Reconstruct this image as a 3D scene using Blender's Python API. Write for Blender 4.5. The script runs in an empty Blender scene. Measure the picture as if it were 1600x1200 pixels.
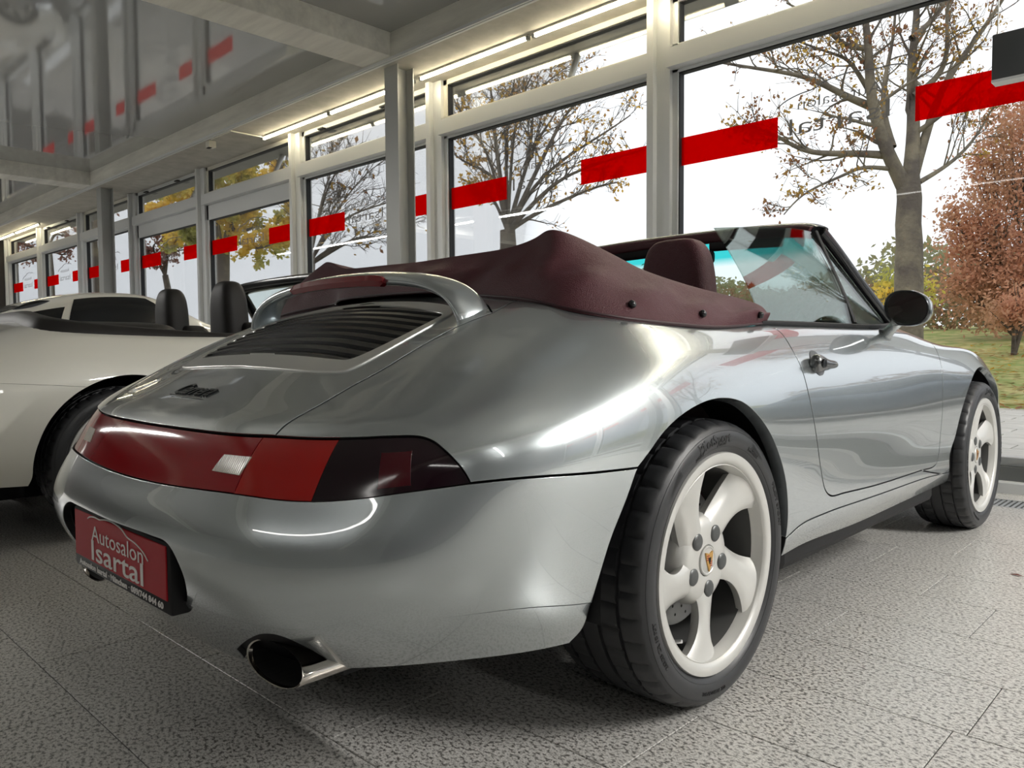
import bpy, bmesh, math, random
import numpy as np
from mathutils import Vector, Matrix, noise as mnoise
from mathutils.geometry import delaunay_2d_cdt
from mathutils.bvhtree import BVHTree

SC = bpy.context.scene
COL = SC.collection
PI = math.pi
RNG = random.Random(7)

# ------------------------------------------------------------------ camera
CF = 1216.167                      # focal length in pixels of the 1600 px wide frame
YAW, PITCH, ROLL = 0.76766, 0.04818, -0.00668
CPOS = np.array([1.6747, -1.5414, 0.7999])
_d = np.array([-math.sin(YAW)*math.cos(PITCH), math.cos(YAW)*math.cos(PITCH), -math.sin(PITCH)])
_r0 = np.array([math.cos(YAW), math.sin(YAW), 0.0])
_u0 = np.cross(_r0, _d)
_r = _r0*math.cos(ROLL) + _u0*math.sin(ROLL)
_u = -_r0*math.sin(ROLL) + _u0*math.cos(ROLL)
cam_data = bpy.data.cameras.new('camera')
cam_data.sensor_fit = 'HORIZONTAL'
cam_data.sensor_width = 36.0
cam_data.lens = CF*36.0/1600.0
cam_data.clip_start = 0.05
cam_data.clip_end = 600
cam = bpy.data.objects.new('camera', cam_data)
COL.objects.link(cam)
cam.matrix_world = Matrix(((_r[0], _u[0], -_d[0], CPOS[0]),
                           (_r[1], _u[1], -_d[1], CPOS[1]),
                           (_r[2], _u[2], -_d[2], CPOS[2]), (0, 0, 0, 1)))
SC.camera = cam

def ray(px, py):
    return _d + _r*(px-800.0)/CF - _u*(py-600.0)/CF
def at(px, py, ax, val):
    v = ray(px, py); i = 'xyz'.index(ax)
    return CPOS + v*(val-CPOS[i])/v[i]
def proj(P):
    v = np.asarray(P, float)-CPOS
    D = v@_d
    return np.stack([800+CF*(v@_r)/D, 600-CF*(v@_u)/D], -1)

# ------------------------------------------------------------------ light and exposure
SC.view_settings.view_transform = 'Standard'
SC.view_settings.look = 'None'
SC.view_settings.gamma = 1.0
SC.view_settings.use_curve_mapping = False
SC.view_settings.exposure = 0.40
world = bpy.data.worlds.new('overcast_sky')
SC.world = world
world.use_nodes = True
_wn = world.node_tree.nodes; _wl = world.node_tree.links
_bg = _wn['Background']
_tc = _wn.new('ShaderNodeTexCoord'); _sep = _wn.new('ShaderNodeSeparateXYZ')
_ramp = _wn.new('ShaderNodeValToRGB')
_wl.new(_tc.outputs['Generated'], _sep.inputs[0]); _wl.new(_sep.outputs['Z'], _ramp.inputs[0])
_ramp.color_ramp.elements[0].position = 0.0
_ramp.color_ramp.elements[0].color = (0.83, 0.87, 0.92, 1)
_ramp.color_ramp.elements[1].position = 0.5
_ramp.color_ramp.elements[1].color = (0.97, 0.98, 1.0, 1)
_wl.new(_ramp.outputs[0], _bg.inputs['Color'])
_bg.inputs['Strength'].default_value = 1.06

# rear lamp rows, plus unseen fill lamps added right and left: x0, x1, y, watts, label
LROWS = [(3.9, 6.9, 2.3, 350, 'unseen fill lamp added nearest the windows, right of the view'), (4.2, 8.2, -1.2, 22, 'unseen fill lamp added right of the viewpoint, second row'), (4.2, 8.2, -5.0, 25, 'long ceiling lamp in the rear right corner'),
         (-3.5, 3.0, -6.4, 22, 'long ceiling lamp in the middle of the rear row'), (-12.5, -7.0, -3.0, 300, 'unseen fill lamp added above the parked coupes'), (-18.5, -13.0, -3.0, 180, 'unseen fill lamp added at the far left')]
TUBE_W = 1.5          # watts thrown into the room by each window tube

# ------------------------------------------------------------------ materials
MATS = {}
def mat(name, col=(0.5, 0.5, 0.5), rough=0.5, metal=0.0, coat=0.0, emit=None, estr=1.0, alpha=1.0, trans=0.0, ior=1.5, spec=0.5, coat_rough=0.03):
    if name in MATS: return MATS[name]
    m = bpy.data.materials.new(name); m.use_nodes = True
    b = m.node_tree.nodes['Principled BSDF']
    b.inputs['Base Color'].default_value = (*col, 1)
    b.inputs['Roughness'].default_value = rough
    b.inputs['Metallic'].default_value = metal
    b.inputs['Coat Weight'].default_value = coat
    b.inputs['Coat Roughness'].default_value = coat_rough
    b.inputs['IOR'].default_value = ior
    b.inputs['Specular IOR Level'].default_value = spec
    b.inputs['Transmission Weight'].default_value = trans
    if emit is not None:
        b.inputs['Emission Color'].default_value = (*emit, 1)
        b.inputs['Emission Strength'].default_value = estr
    MATS[name] = m
    return m
def nodes_of(m):
    return m.node_tree.nodes, m.node_tree.links, m.node_tree.nodes['Principled BSDF']
def noise_mix(m, scale, c0, c1, lo=0.4, hi=0.6, detail=4, rough=0.6, bump=0.0, bscale=None, coord='Object', stretch=None, bdist=0.01):
    n, l, b = nodes_of(m)
    tc = n.new('ShaderNodeTexCoord')
    src = tc.outputs[coord]
    if stretch:
        mp = n.new('ShaderNodeMapping'); mp.inputs['Scale'].default_value = stretch
        l.new(src, mp.inputs[0]); src = mp.outputs[0]
    t = n.new('ShaderNodeTexNoise'); t.inputs['Scale'].default_value = scale
    t.inputs['Detail'].default_value = detail; t.inputs['Roughness'].default_value = rough
    l.new(src, t.inputs['Vector'])
    r = n.new('ShaderNodeValToRGB')
    r.color_ramp.elements[0].position = lo; r.color_ramp.elements[0].color = (*c0, 1)
    r.color_ramp.elements[1].position = hi; r.color_ramp.elements[1].color = (*c1, 1)
    l.new(t.outputs['Fac'], r.inputs[0]); l.new(r.outputs[0], b.inputs['Base Color'])
    if bump:
        t2 = n.new('ShaderNodeTexNoise'); t2.inputs['Scale'].default_value = bscale or scale
        t2.inputs['Detail'].default_value = 5
        l.new(src, t2.inputs['Vector'])
        bp = n.new('ShaderNodeBump'); bp.inputs['Strength'].default_value = bump
        bp.inputs['Distance'].default_value = bdist
        l.new(t2.outputs['Fac'], bp.inputs['Height']); l.new(bp.outputs[0], b.inputs['Normal'])
    return m

def paint(name, col, metal=0.75, rough=0.3):
    m = mat(name, col, rough, metal, coat=1.0, coat_rough=0.015)
    return m
M_SILVER = paint('silver_metallic_paint', (0.47, 0.51, 0.525), 0.85, 0.25)
M_SILVER.node_tree.nodes['Principled BSDF'].inputs['Coat IOR'].default_value = 1.8
M_WHITE = mat('white_car_paint', (0.78, 0.77, 0.70), 0.4, 0.0, coat=1.0)
M_BLACKCAR = mat('dark_car_paint', (0.02, 0.025, 0.035), 0.35, 0.2, coat=1.0)
M_GREYCAR = mat('grey_car_paint', (0.10, 0.11, 0.12), 0.35, 0.5, coat=1.0)
M_REDCAR = mat('blue_car_paint', (0.10, 0.13, 0.17), 0.35, 0.5, coat=1.0)
M_BLACK = mat('black_plastic', (0.008, 0.008, 0.009), 0.55, spec=0.3)
M_BLACKGLOSS = mat('black_gloss_trim', (0.012, 0.013, 0.015), 0.18)
M_RUBBER = mat('tyre_rubber', (0.030, 0.031, 0.034), 0.42, spec=0.5)
M_RUBBERTXT = mat('tyre_lettering', (0.010, 0.010, 0.011), 0.45)
M_CHROME = mat('polished_steel', (0.62, 0.58, 0.53), 0.12, 1.0)
M_WHEEL = mat('silver_wheel_lacquer', (0.66, 0.655, 0.63), 0.38, 0.35, coat=0.35, coat_rough=0.12)
M_BOLT = mat('grey_bolt', (0.10, 0.105, 0.105), 0.38, 0.4)
M_GOLD = mat('crest_gold', (0.62, 0.36, 0.10), 0.3, 0.6)
M_CRESTRED = mat('crest_red', (0.35, 0.03, 0.03), 0.4)
M_DISC = mat('brake_disc_steel', (0.30, 0.30, 0.30), 0.4, 0.9)
M_LEATHER = mat('burgundy_leather', (0.088, 0.027, 0.034), 0.50, spec=0.28)
M_BLKLEATHER = mat('black_leather', (0.016, 0.0145, 0.014), 0.55, spec=.35)

# ------------------------------------------------------------------ mesh helpers
def link(o, parent=None):
    COL.objects.link(o)
    if parent is not None: o.parent = parent
    return o
def tag(o, label=None, cat=None, group=None, kind=None):
    if label: o['label'] = label
    if cat: o['category'] = cat
    if group: o['group'] = group
    if kind: o['kind'] = kind
    return o
def empty(name, loc=(0, 0, 0), rz=0.0):
    o = bpy.data.objects.new(name, None); o.empty_display_size = 0.2
    COL.objects.link(o); o.location = loc; o.rotation_euler = (0, 0, rz)
    return o
def mesh_obj(name, verts, faces, m, parent=None, normals=None, smooth=False):
    me = bpy.data.meshes.new(name)
    me.from_pydata([tuple(map(float, v)) for v in verts], [], [tuple(map(int, f)) for f in faces])
    me.validate(); me.update()
    if smooth or normals is not None:
        me.polygons.foreach_set('use_smooth', [True]*len(me.polygons))
    if normals is not None and len(normals) == len(me.vertices):
        me.normals_split_custom_set_from_vertices([tuple(map(float, n)) for n in normals])
    if m is not None: me.materials.append(m)
    o = bpy.data.objects.new(name, me)
    return link(o, parent)
class MB:
    """collects shapes, then links them as one mesh object"""
    def __init__(s): s.v = []; s.f = []
    def add(s, v, f):
        k = len(s.v); s.v += [tuple(map(float, p)) for p in v]; s.f += [tuple(i+k for i in q) for q in f]; return s
    def box(s, x0, x1, y0, y1, z0, z1, bev=0.0):
        b = bev
        if b <= 0:
            v = [(x, y, z) for z in (z0, z1) for y in (y0, y1) for x in (x0, x1)]
            return s.add(v, [(0, 2, 3, 1), (4, 5, 7, 6), (0, 1, 5, 4), (2, 6, 7, 3), (0, 4, 6, 2), (1, 3, 7, 5)])
        bm = bmesh.new()
        bmesh.ops.create_cube(bm, size=1)
        for w in bm.verts:
            w.co = Vector(((x0+x1)/2+w.co.x*(x1-x0), (y0+y1)/2+w.co.y*(y1-y0), (z0+z1)/2+w.co.z*(z1-z0)))
        bmesh.ops.bevel(bm, geom=bm.edges[:], offset=b, segments=2, affect='EDGES', profile=0.5)
        return s.bm(bm)
    def bm(s, bm):
        bm.verts.ensure_lookup_table(); bm.verts.index_update()
        s.add([w.co[:] for w in bm.verts], [[w.index for w in f.verts] for f in bm.faces]); bm.free(); return s
    def tube(s, pts, rads, n=10, caps=True):
        pts = [Vector(p) for p in pts]
        if not hasattr(rads, '__len__'): rads = [rads]*len(pts)
        v = []; f = []; up = None
        for i, p in enumerate(pts):
            t = (pts[min(i+1, len(pts)-1)]-pts[max(i-1, 0)]).normalized()
            if up is None:
                up = t.orthogonal().normalized()
            else:
                up = (up-t*up.dot(t)); up = up.normalized() if up.length > 1e-6 else t.orthogonal().normalized()
            w = t.cross(up)
            for k in range(n):
                a = 2*PI*k/n; v.append(p+(up*math.cos(a)+w*math.sin(a))*rads[i])
        for i in range(len(pts)-1):
            for k in range(n):
                k2 = (k+1) % n; f.append((i*n+k, i*n+k2, (i+1)*n+k2, (i+1)*n+k))
        if caps:
            f.append(tuple(range(n))[::-1]); f.append(tuple((len(pts)-1)*n+k for k in range(n)))
        return s.add(v, f)
    def lathe(s, prof, n=64, axis='x', centre=(0, 0, 0), closed=False):
        """prof: (axial, radius) pairs"""
        v = []; f = []; m_ = len(prof)
        for k in range(n):
            a = 2*PI*k/n; c, sn = math.cos(a), math.sin(a)
            for (ax, r) in prof:
                p = {'x': (ax, r*c, r*sn), 'y': (r*sn, ax, r*c), 'z': (r*c, r*sn, ax)}[axis]
                v.append((p[0]+centre[0], p[1]+centre[1], p[2]+centre[2]))
        rng = m_ if closed else m_-1
        for k in range(n):
            k2 = (k+1) % n
            for i in range(rng):
                j = (i+1) % m_
                f.append((k*m_+i, k*m_+j, k2*m_+j, k2*m_+i))
        return s.add(v, f)
    def prism(s, poly, z0, z1, fr=None):
        """polygon (2D) pushed from z0 to z1; fr maps (a, b, c) to xyz"""
        fr = fr or (lambda a, b, c: (a, b, c)); n = len(poly)
        v = [fr(a, b, z0) for a, b in poly]+[fr(a, b, z1) for a, b in poly]
        f = [tuple(range(n))[::-1], tuple(range(n, 2*n))]+[(i, (i+1) % n, n+(i+1) % n, n+i) for i in range(n)]
        return s.add(v, f)
    def build(s, name, m, parent=None, smooth=False, auto=None):
        o = mesh_obj(name, s.v, s.f, m, parent, smooth=smooth or auto is not None)
        if auto is not None:
            bm = bmesh.new(); bm.from_mesh(o.data)
            bmesh.ops.recalc_face_normals(bm, faces=bm.faces[:])
            for e in bm.edges:
                e.smooth = not (len(e.link_faces) == 2 and e.calc_face_angle(0) > auto)
            bm.to_mesh(o.data); bm.free()
        return o
def grid_faces(n, m, wrap_n=False, flip=False):
    f = []
    for i in range(n if wrap_n else n-1):
        i2 = (i+1) % n
        for j in range(m-1):
            q = (i*m+j, i*m+j+1, i2*m+j+1, i2*m+j)
            f.append(q[::-1] if flip else q)
    return f
def copy_tree(o, parent=None):
    c = o.copy(); COL.objects.link(c)
    c.parent = parent
    for ch in list(o.children): copy_tree(ch, c)
    return c
def text_mesh(body, size=1.0, extrude=0.0, align='CENTER', spacing=1.0, res=3, bold=0.0):
    cu = bpy.data.curves.new('txt', 'FONT'); cu.body = body; cu.size = size; cu.extrude = extrude
    cu.align_x = align; cu.align_y = 'CENTER'; cu.space_character = spacing; cu.resolution_u = res
    cu.offset = bold
    to = bpy.data.objects.new('txt', cu); COL.objects.link(to)
    dg = bpy.context.evaluated_depsgraph_get(); dg.update()
    me = bpy.data.meshes.new_from_object(to.evaluated_get(dg))
    V = [v.co[:] for v in me.vertices]; F = [tuple(p.vertices) for p in me.polygons]
    bpy.data.objects.remove(to); bpy.data.curves.remove(cu); bpy.data.meshes.remove(me)
    return V, F

# ------------------------------------------------------------------ smooth body surface (bicubic through a net of points)
class Spline1:
    def __init__(s, t, period=None):
        t = np.asarray(t, float); n = len(t); s.t = t; s.n = n; s.T = period
        A = np.zeros((n, n)); B = np.zeros((n, n))
        if period:
            h = np.append(np.diff(t), period-(t[-1]-t[0])); s.h = h
            for i in range(n):
                a, b = h[i-1], h[i]; im, ip = (i-1) % n, (i+1) % n
                A[i, im] += a; A[i, i] += 2*(a+b); A[i, ip] += b
                B[i, ip] += 6/b; B[i, i] -= 6/b+6/a; B[i, im] += 6/a
        else:
            h = np.diff(t); s.h = h
            A[0, 0] = A[-1, -1] = 1
            for i in range(1, n-1):
                a, b = h[i-1], h[i]
                A[i, i-1] = a; A[i, i] = 2*(a+b); A[i, i+1] = b
                B[i, i+1] += 6/b; B[i, i] -= 6/b+6/a; B[i, i-1] += 6/a
        s.K = np.linalg.solve(A, B)
    def W(s, q):
        q = np.asarray(q, float)
        if s.T: q = (q-s.t[0]) % s.T+s.t[0]
        i = np.clip(np.searchsorted(s.t, q, side='right')-1, 0, s.n-1 if s.T else s.n-2)
        j = (i+1) % s.n; h = s.h[i]; b = (q-s.t[i])/h; a = 1-b
        W = s.K[i]*((a**3-a)*h*h/6)[:, None]+s.K[j]*((b**3-b)*h*h/6)[:, None]
        k = np.arange(len(q)); np.add.at(W, (k, i), a); np.add.at(W, (k, j), b)
        return W
class Surf:
    """half net [station][level][xyz] mirrored in x into a closed ring"""
    def __init__(s, half):
        half = np.asarray(half, float); s.half = half
        mir = half[1:-1][::-1]*np.array([-1, 1, 1])
        s.net = np.concatenate([half, mir], 0)
        n = len(s.net)
        d = np.linalg.norm(np.roll(s.net, -1, 0)-s.net, axis=2)[:, 1:7].mean(1)
        t = np.concatenate([[0], np.cumsum(d)]); s.U = t[-1]
        s.su = Spline1(t[:-1], s.U); s.tu = t[:-1]
        dv = np.linalg.norm(np.diff(half, axis=1), axis=2)[:15].mean(0)
        s.tv = np.concatenate([[0], np.cumsum(dv)]); s.V = s.tv[-1]
        s.sv = Spline1(s.tv)
    def P(s, u, v):
        u = np.atleast_1d(u).astype(float); v = np.atleast_1d(v).astype(float); out = np.zeros((len(u), 3))
        for k in range(0, len(u), 20000):
            wu = s.su.W(u[k:k+20000]); wv = s.sv.W(np.clip(v[k:k+20000], 0, s.V))
            out[k:k+20000] = np.einsum('ki,kj,ijc->kc', wu, wv, s.net, optimize=True)
        return out
    def D(s, u, v):
        e = 2e-4; u = np.atleast_1d(u).astype(float); v = np.clip(np.atleast_1d(v).astype(float), e, s.V-e)
        du = (s.P(u+e, v)-s.P(u-e, v))/(2*e); dv = (s.P(u, v+e)-s.P(u, v-e))/(2*e)
        n = np.cross(du, dv); n /= np.linalg.norm(n, axis=1)[:, None]+1e-12
        return du, dv, n
    def prep(s, nu=420, nv=90):
        us = np.linspace(-0.6, s.U/2, nu); vs = np.linspace(0, s.V, nv)
        gu, gv = [a.ravel() for a in np.meshgrid(us, vs, indexing='ij')]
        s.gu, s.gv = gu, gv; s.gP = s.P(gu, gv); s.gN = s.D(gu, gv)[2]
        s.gpx = proj(s.gP); s.face = ((s.gP-CPOS)*s.gN).sum(1) < 0
    def px(s, x, y):
        """parameters of the point of the surface seen at a pixel"""
        d = ((s.gpx-[x, y])**2).sum(1)+np.where(s.face, 0, 1e6)
        k = int(d.argmin()); u, v = s.gu[k], s.gv[k]
        for _ in range(12):
            p0 = proj(s.P([u], [v]))[0]; e = 1e-4
            J = np.stack([(proj(s.P([u+e], [v]))[0]-p0)/e, (proj(s.P([u], [v+e if v+e < s.V else v-e]))[0]-p0)/(e if v+e < s.V else -e)], 1)
            r = np.array([x, y])-p0
            st = np.linalg.lstsq(J, r, rcond=0.02)[0]; st = np.clip(st, -0.03, 0.03)
            u += st[0]; v = min(max(v+st[1], 0), s.V)
        return (u, v)
    def yz(s, y, z):
        """parameters of the point of the right flank at a given y and z"""
        d = (s.gP[:, 1]-y)**2+(s.gP[:, 2]-z)**2+np.where(s.gP[:, 0] > 0.45, 0, 1e3)
        k = int(d.argmin()); u, v = s.gu[k], s.gv[k]
        for _ in range(12):
            p = s.P([u], [v])[0]; du, dv, _n = s.D([u], [v])
            J = np.stack([du[0][1:], dv[0][1:]], 1)
            st = np.clip(np.linalg.lstsq(J, np.array([y, z])-p[1:], rcond=0.02)[0], -0.03, 0.03)
            u += st[0]; v = min(max(v+st[1], 0), s.V)
        return (u, v)

def smooth_curve(pts, ds=0.008, iters=2):
    """uv polyline through pts, rounded and evenly resampled"""
    P = np.asarray(pts, float)
    if len(P) > 2:
        out = [P[0]]
        Q = np.vstack([2*P[0]-P[1], P, 2*P[-1]-P[-2]])
        for i in range(1, len(Q)-2):
            p0, p1, p2, p3 = Q[i-1:i+3]
            l01, l12, l23 = [max(np.linalg.norm(b-a), 1e-6)**0.5 for a, b in ((p0, p1), (p1, p2), (p2, p3))]
            m1 = (p2-p1)-0 if l01 < 1e-6 else (p1-p0)/l01*l12-(p2-p0)/(l01+l12)*l12+(p2-p1)
            m2 = (p2-p1)-(p3-p1)/(l12+l23)*l12+(p3-p2)/l23*l12
            for k in range(1, 13):
                t = k/12.0
                out.append((2*t**3-3*t**2+1)*p1+(t**3-2*t**2+t)*m1+(-2*t**3+3*t**2)*p2+(t**3-t**2)*m2)
        P = np.array(out)
    L = np.concatenate([[0], np.cumsum(np.linalg.norm(np.diff(P, axis=0), axis=1))])
    n = max(2, int(round(L[-1]/ds))+1); q = np.linspace(0, L[-1], n)
    R = np.stack([np.interp(q, L, P[:, 0]), np.interp(q, L, P[:, 1])], 1)
    for _ in range(iters*3):
        if len(R) > 2: R[1:-1] = 0.5*R[1:-1]+0.25*(R[:-2]+R[2:])
    return R
def join(*cs):
    out = [cs[0]]
    for c in cs[1:]: out.append(c[1:] if np.linalg.norm(c[0]-out[-1][-1]) < 0.004 else c)
    R = np.vstack(out)
    if np.linalg.norm(R[0]-R[-1]) < 0.004: R = R[:-1]
    return R
def mirrored(half):
    """half runs from the centre line (u=0) to the centre line: close it with its mirror image"""
    m = half[::-1]*np.array([-1, 1])
    return join(half, m)
def inside(poly, pts):
    x, y = pts[:, 0], pts[:, 1]; c = np.zeros(len(pts), bool); n = len(poly)
    for i in range(n):
        x0, y0 = poly[i-1]; x1, y1 = poly[i]
        if y0 == y1: continue
        k = (y0 > y) != (y1 > y)
        if k.any(): c[k] ^= x[k] < (x1-x0)*(y[k]-y0)/(y1-y0)+x0
    return c
def edge_frame(S, poly):
    a = 0.5*((np.roll(poly, -1, 0)[:, 0]*poly[:, 1]-np.roll(poly, -1, 0)[:, 1]*poly[:, 0]).sum())
    if a > 0: poly = poly[::-1]                # make it counter-clockwise
    P = S.P(poly[:, 0], poly[:, 1]); du, dv, N = S.D(poly[:, 0], poly[:, 1])
    t = np.roll(P, -1, 0)-np.roll(P, 1, 0); t /= np.linalg.norm(t, axis=1)[:, None]+1e-12
    inn = np.cross(N, t)
    return poly, P, du, dv, N, inn
def shrink(S, poly, g):
    poly, P, du, dv, N, inn = edge_frame(S, poly)
    E, F_, G = (du*du).sum(1), (du*dv).sum(1), (dv*dv).sum(1); det = E*G-F_*F_+1e-9
    a, b = (du*inn).sum(1)*g, (dv*inn).sum(1)*g
    return poly+np.stack([(G*a-F_*b)/det, (E*b-F_*a)/det], 1)
def panel_data(S, poly, ds=0.012, gap=0.0028, depth=0.012, off=0.0, edge=0.0007, holes=(), lips=(), lip_depth=None):
    loops = [shrink(S, np.asarray(poly, float), gap)] + [shrink(S, np.asarray(h, float), -gap)[::-1] for h in holes]
    for L_ in loops: L_[:, 1] = np.clip(L_[:, 1], 0, S.V)
    lo, hi = loops[0].min(0), loops[0].max(0)
    gu, gv = [a.ravel() for a in np.meshgrid(np.arange(lo[0], hi[0], ds), np.arange(lo[1], hi[1], ds*0.8), indexing='ij')]
    pts = np.stack([gu, gv], 1)
    def ins(q):
        k = inside(loops[0], q)
        for h in loops[1:]: k &= ~inside(h, q)
        return k
    pts = pts[ins(pts)]
    bd = np.vstack(loops); keep = np.ones(len(pts), bool)
    for k in range(0, len(pts), 4000):
        q = pts[k:k+4000]
        d2 = ((q[:, None, :]-bd[None, :, :])**2).sum(2).min(1); keep[k:k+4000] = d2 > (0.5*ds)**2
    pts = pts[keep]
    V = np.vstack([bd, pts]); E = []; k0 = 0
    for L_ in loops:
        n = len(L_); E += [(k0+i, k0+(i+1) % n) for i in range(n)]; k0 += n
    vo, eo, fo, ov, oe, of = delaunay_2d_cdt([Vector(p) for p in V], E, [], 0, 1e-7)
    uv = np.array([v[:] for v in vo]); F = np.array([list(f) for f in fo])
    F = F[ins(uv[F].mean(1))]
    P = S.P(uv[:, 0], uv[:, 1]); N = S.D(uv[:, 0], uv[:, 1])[2]
    # wind every triangle to face outwards
    fn = np.cross(P[F[:, 1]]-P[F[:, 0]], P[F[:, 2]]-P[F[:, 0]])
    fl = (fn*N[F].mean(1)).sum(1) < 0; F[fl] = F[fl][:, ::-1]
    P = P+N*off
    verts = [P]; norms = [N]; faces = [tuple(f) for f in F]; dark = []; k = len(P)
    for hi_, L_ in enumerate(loops):
        p2, Pb, du, dv, Nb, inn = edge_frame(S, L_)
        out = -inn if hi_ == 0 else inn
        flip = hi_ > 0
        Pb = Pb+Nb*off; n = len(Pb)
        lip = np.zeros(n, bool)
        for (yc, zc, R) in lips: lip |= (Pb[:, 1]-yc)**2+(Pb[:, 2]-zc)**2 < R*R
        Q = Pb+out*edge-Nb*edge
        dp = np.where(lip, lip_depth or depth, .0012)[:, None]
        rings = [(Pb, Nb), (Pb+out*edge*0.7-Nb*edge*0.3, (Nb+out)*0.7071), (Q, out), (Q-Nb*dp, out), (Q-Nb*dp, out), (Q-Nb*np.maximum(dp, depth), out)]
        for R, nn in rings: verts.append(R); norms.append(nn)
        for r in (0, 1, 2, 4):
            for i in range(n):
                j = (i+1) % n; q = (k+r*n+i, k+(r+1)*n+i, k+(r+1)*n+j, k+r*n+j)
                (dark if r == 4 else faces).append(q[::-1] if flip else q)
        k += 6*n
    return np.vstack(verts), faces+dark, np.vstack(norms), len(faces)
def mirror_data(d):
    V, F, N, nf = d; m = np.array([-1, 1, 1])
    return V*m, [f[::-1] for f in F], N*m, nf
def panel_obj(name, d, m, parent):
    o = mesh_obj(name, d[0], d[1], m, parent, normals=d[2]); me = o.data
    me.materials.append(M_BLACK)          # shade in the depth of every shut line, put in as black
    if len(me.polygons) == len(d[1]):
        me.polygons.foreach_set('material_index', [0]*d[3]+[1]*(len(d[1])-d[3])); me.update()
    return o

# ------------------------------------------------------------------ the silver convertible: body net (metres, origin under the rear axle)
NET = [
[(0,-.83,.172),(0,-.955,.325),(0,-.99,.45),(0,-.95,.541),(0,-.897,.643),(0,-.80,.704),(0,-.60,.803),(0,-.42,.882),(0,-.25,.935)],
[(.22,-.825,.178),(.22,-.95,.328),(.22,-.984,.45),(.22,-.943,.545),(.22,-.889,.644),(.22,-.795,.702),(.225,-.6,.797),(.22,-.42,.874),(.2,-.25,.93)],
[(.42,-.80,.20),(.43,-.93,.335),(.435,-.962,.453),(.43,-.918,.552),(.43,-.858,.647),(.425,-.77,.696),(.415,-.60,.78),(.40,-.43,.857),(.37,-.27,.915)],
[(.56,-.76,.23),(.585,-.88,.345),(.60,-.905,.458),(.59,-.865,.556),(.58,-.81,.65),(.555,-.73,.702),(.525,-.58,.783),(.50,-.43,.853),(.475,-.28,.905)],
[(.67,-.69,.252),(.705,-.785,.362),(.72,-.80,.466),(.712,-.775,.572),(.695,-.742,.655),(.655,-.66,.717),(.61,-.53,.79),(.575,-.40,.85),(.57,-.28,.895)],
[(.745,-.60,.262),(.78,-.665,.366),(.793,-.67,.47),(.792,-.663,.583),(.775,-.64,.66),(.73,-.57,.727),(.68,-.47,.79),(.64,-.36,.845),(.62,-.26,.885)],
[(.785,-.46,.258),(.815,-.5,.348),(.83,-.5,.47),(.836,-.5,.585),(.826,-.475,.667),(.79,-.42,.735),(.745,-.35,.795),(.70,-.27,.845),(.66,-.2,.875)],
]
NET += [[tuple(map(float, p)) for p in row] for row in [
[(.797,-.28,.25),(.828,-.3,.34),(.845,-.3,.47),(.852,-.3,.59),(.847,-.29,.675),(.82,-.26,.745),(.775,-.21,.80),(.725,-.15,.845),(.68,-.1,.868)],
[(.80,-.05,.25),(.83,-.05,.34),(.846,-.05,.47),(.853,-.05,.59),(.85,-.05,.68),(.825,-.04,.75),(.785,-.02,.80),(.735,.01,.84),(.69,.05,.862)],
[(.80,.2,.25),(.828,.2,.335),(.842,.2,.47),(.848,.2,.59),(.842,.2,.68),(.82,.21,.75),(.785,.22,.80),(.745,.24,.835),(.70,.26,.856)],
[(.79,.5,.25),(.822,.5,.335),(.83,.5,.46),(.835,.5,.58),(.828,.5,.68),(.81,.5,.75),(.782,.5,.80),(.75,.5,.835),(.715,.5,.855)],
[(.785,.85,.25),(.818,.85,.335),(.823,.85,.46),(.828,.85,.58),(.82,.85,.68),(.803,.85,.75),(.778,.85,.80),(.75,.85,.835),(.72,.85,.855)],
[(.783,1.2,.25),(.815,1.2,.335),(.82,1.2,.46),(.825,1.2,.58),(.817,1.2,.68),(.80,1.2,.75),(.776,1.2,.80),(.75,1.2,.835),(.72,1.2,.856)],
[(.78,1.55,.25),(.812,1.55,.335),(.818,1.55,.46),(.823,1.55,.58),(.818,1.55,.68),(.80,1.545,.75),(.77,1.53,.80),(.735,1.5,.838),(.69,1.45,.865)],
[(.775,1.9,.25),(.81,1.9,.335),(.82,1.9,.46),(.828,1.9,.58),(.824,1.9,.67),(.803,1.89,.74),(.763,1.87,.79),(.70,1.80,.815),(.64,1.57,.875)],
[(.765,2.27,.25),(.80,2.27,.335),(.817,2.27,.46),(.828,2.27,.58),(.822,2.27,.665),(.795,2.27,.73),(.74,2.25,.77),(.62,2.15,.755),(.56,1.66,.885)],
[(.74,2.6,.22),(.775,2.6,.31),(.795,2.6,.44),(.803,2.6,.54),(.795,2.6,.61),(.765,2.59,.66),(.70,2.55,.70),(.52,2.38,.715),(.46,1.74,.89)],
[(.66,2.87,.2),(.70,2.88,.3),(.72,2.89,.42),(.715,2.88,.51),(.70,2.86,.56),(.67,2.82,.60),(.60,2.74,.64),(.40,2.5,.69),(.34,1.79,.893)],
[(.50,3.02,.19),(.54,3.05,.29),(.55,3.07,.4),(.54,3.06,.48),(.525,3.03,.525),(.50,2.98,.56),(.44,2.87,.60),(.28,2.58,.675),(.22,1.83,.895)],
[(.26,3.12,.18),(.28,3.16,.28),(.29,3.18,.39),(.285,3.17,.46),(.275,3.14,.50),(.26,3.08,.535),(.23,2.95,.58),(.14,2.62,.668),(.11,1.86,.897)],
[(0,3.15,.18),(0,3.19,.28),(0,3.21,.39),(0,3.2,.46),(0,3.17,.50),(0,3.11,.535),(0,2.97,.578),(0,2.64,.665),(0,1.87,.898)],
]]
BODY = Surf(NET)
BODY.prep()
def cpx(*pts, ds=0.008, it=2): return smooth_curve([BODY.px(*p) for p in pts], ds, it)
def cuv(*pts, ds=0.008): return smooth_curve(pts, ds, 0)
TU, TV = BODY.tu, BODY.tv
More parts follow.
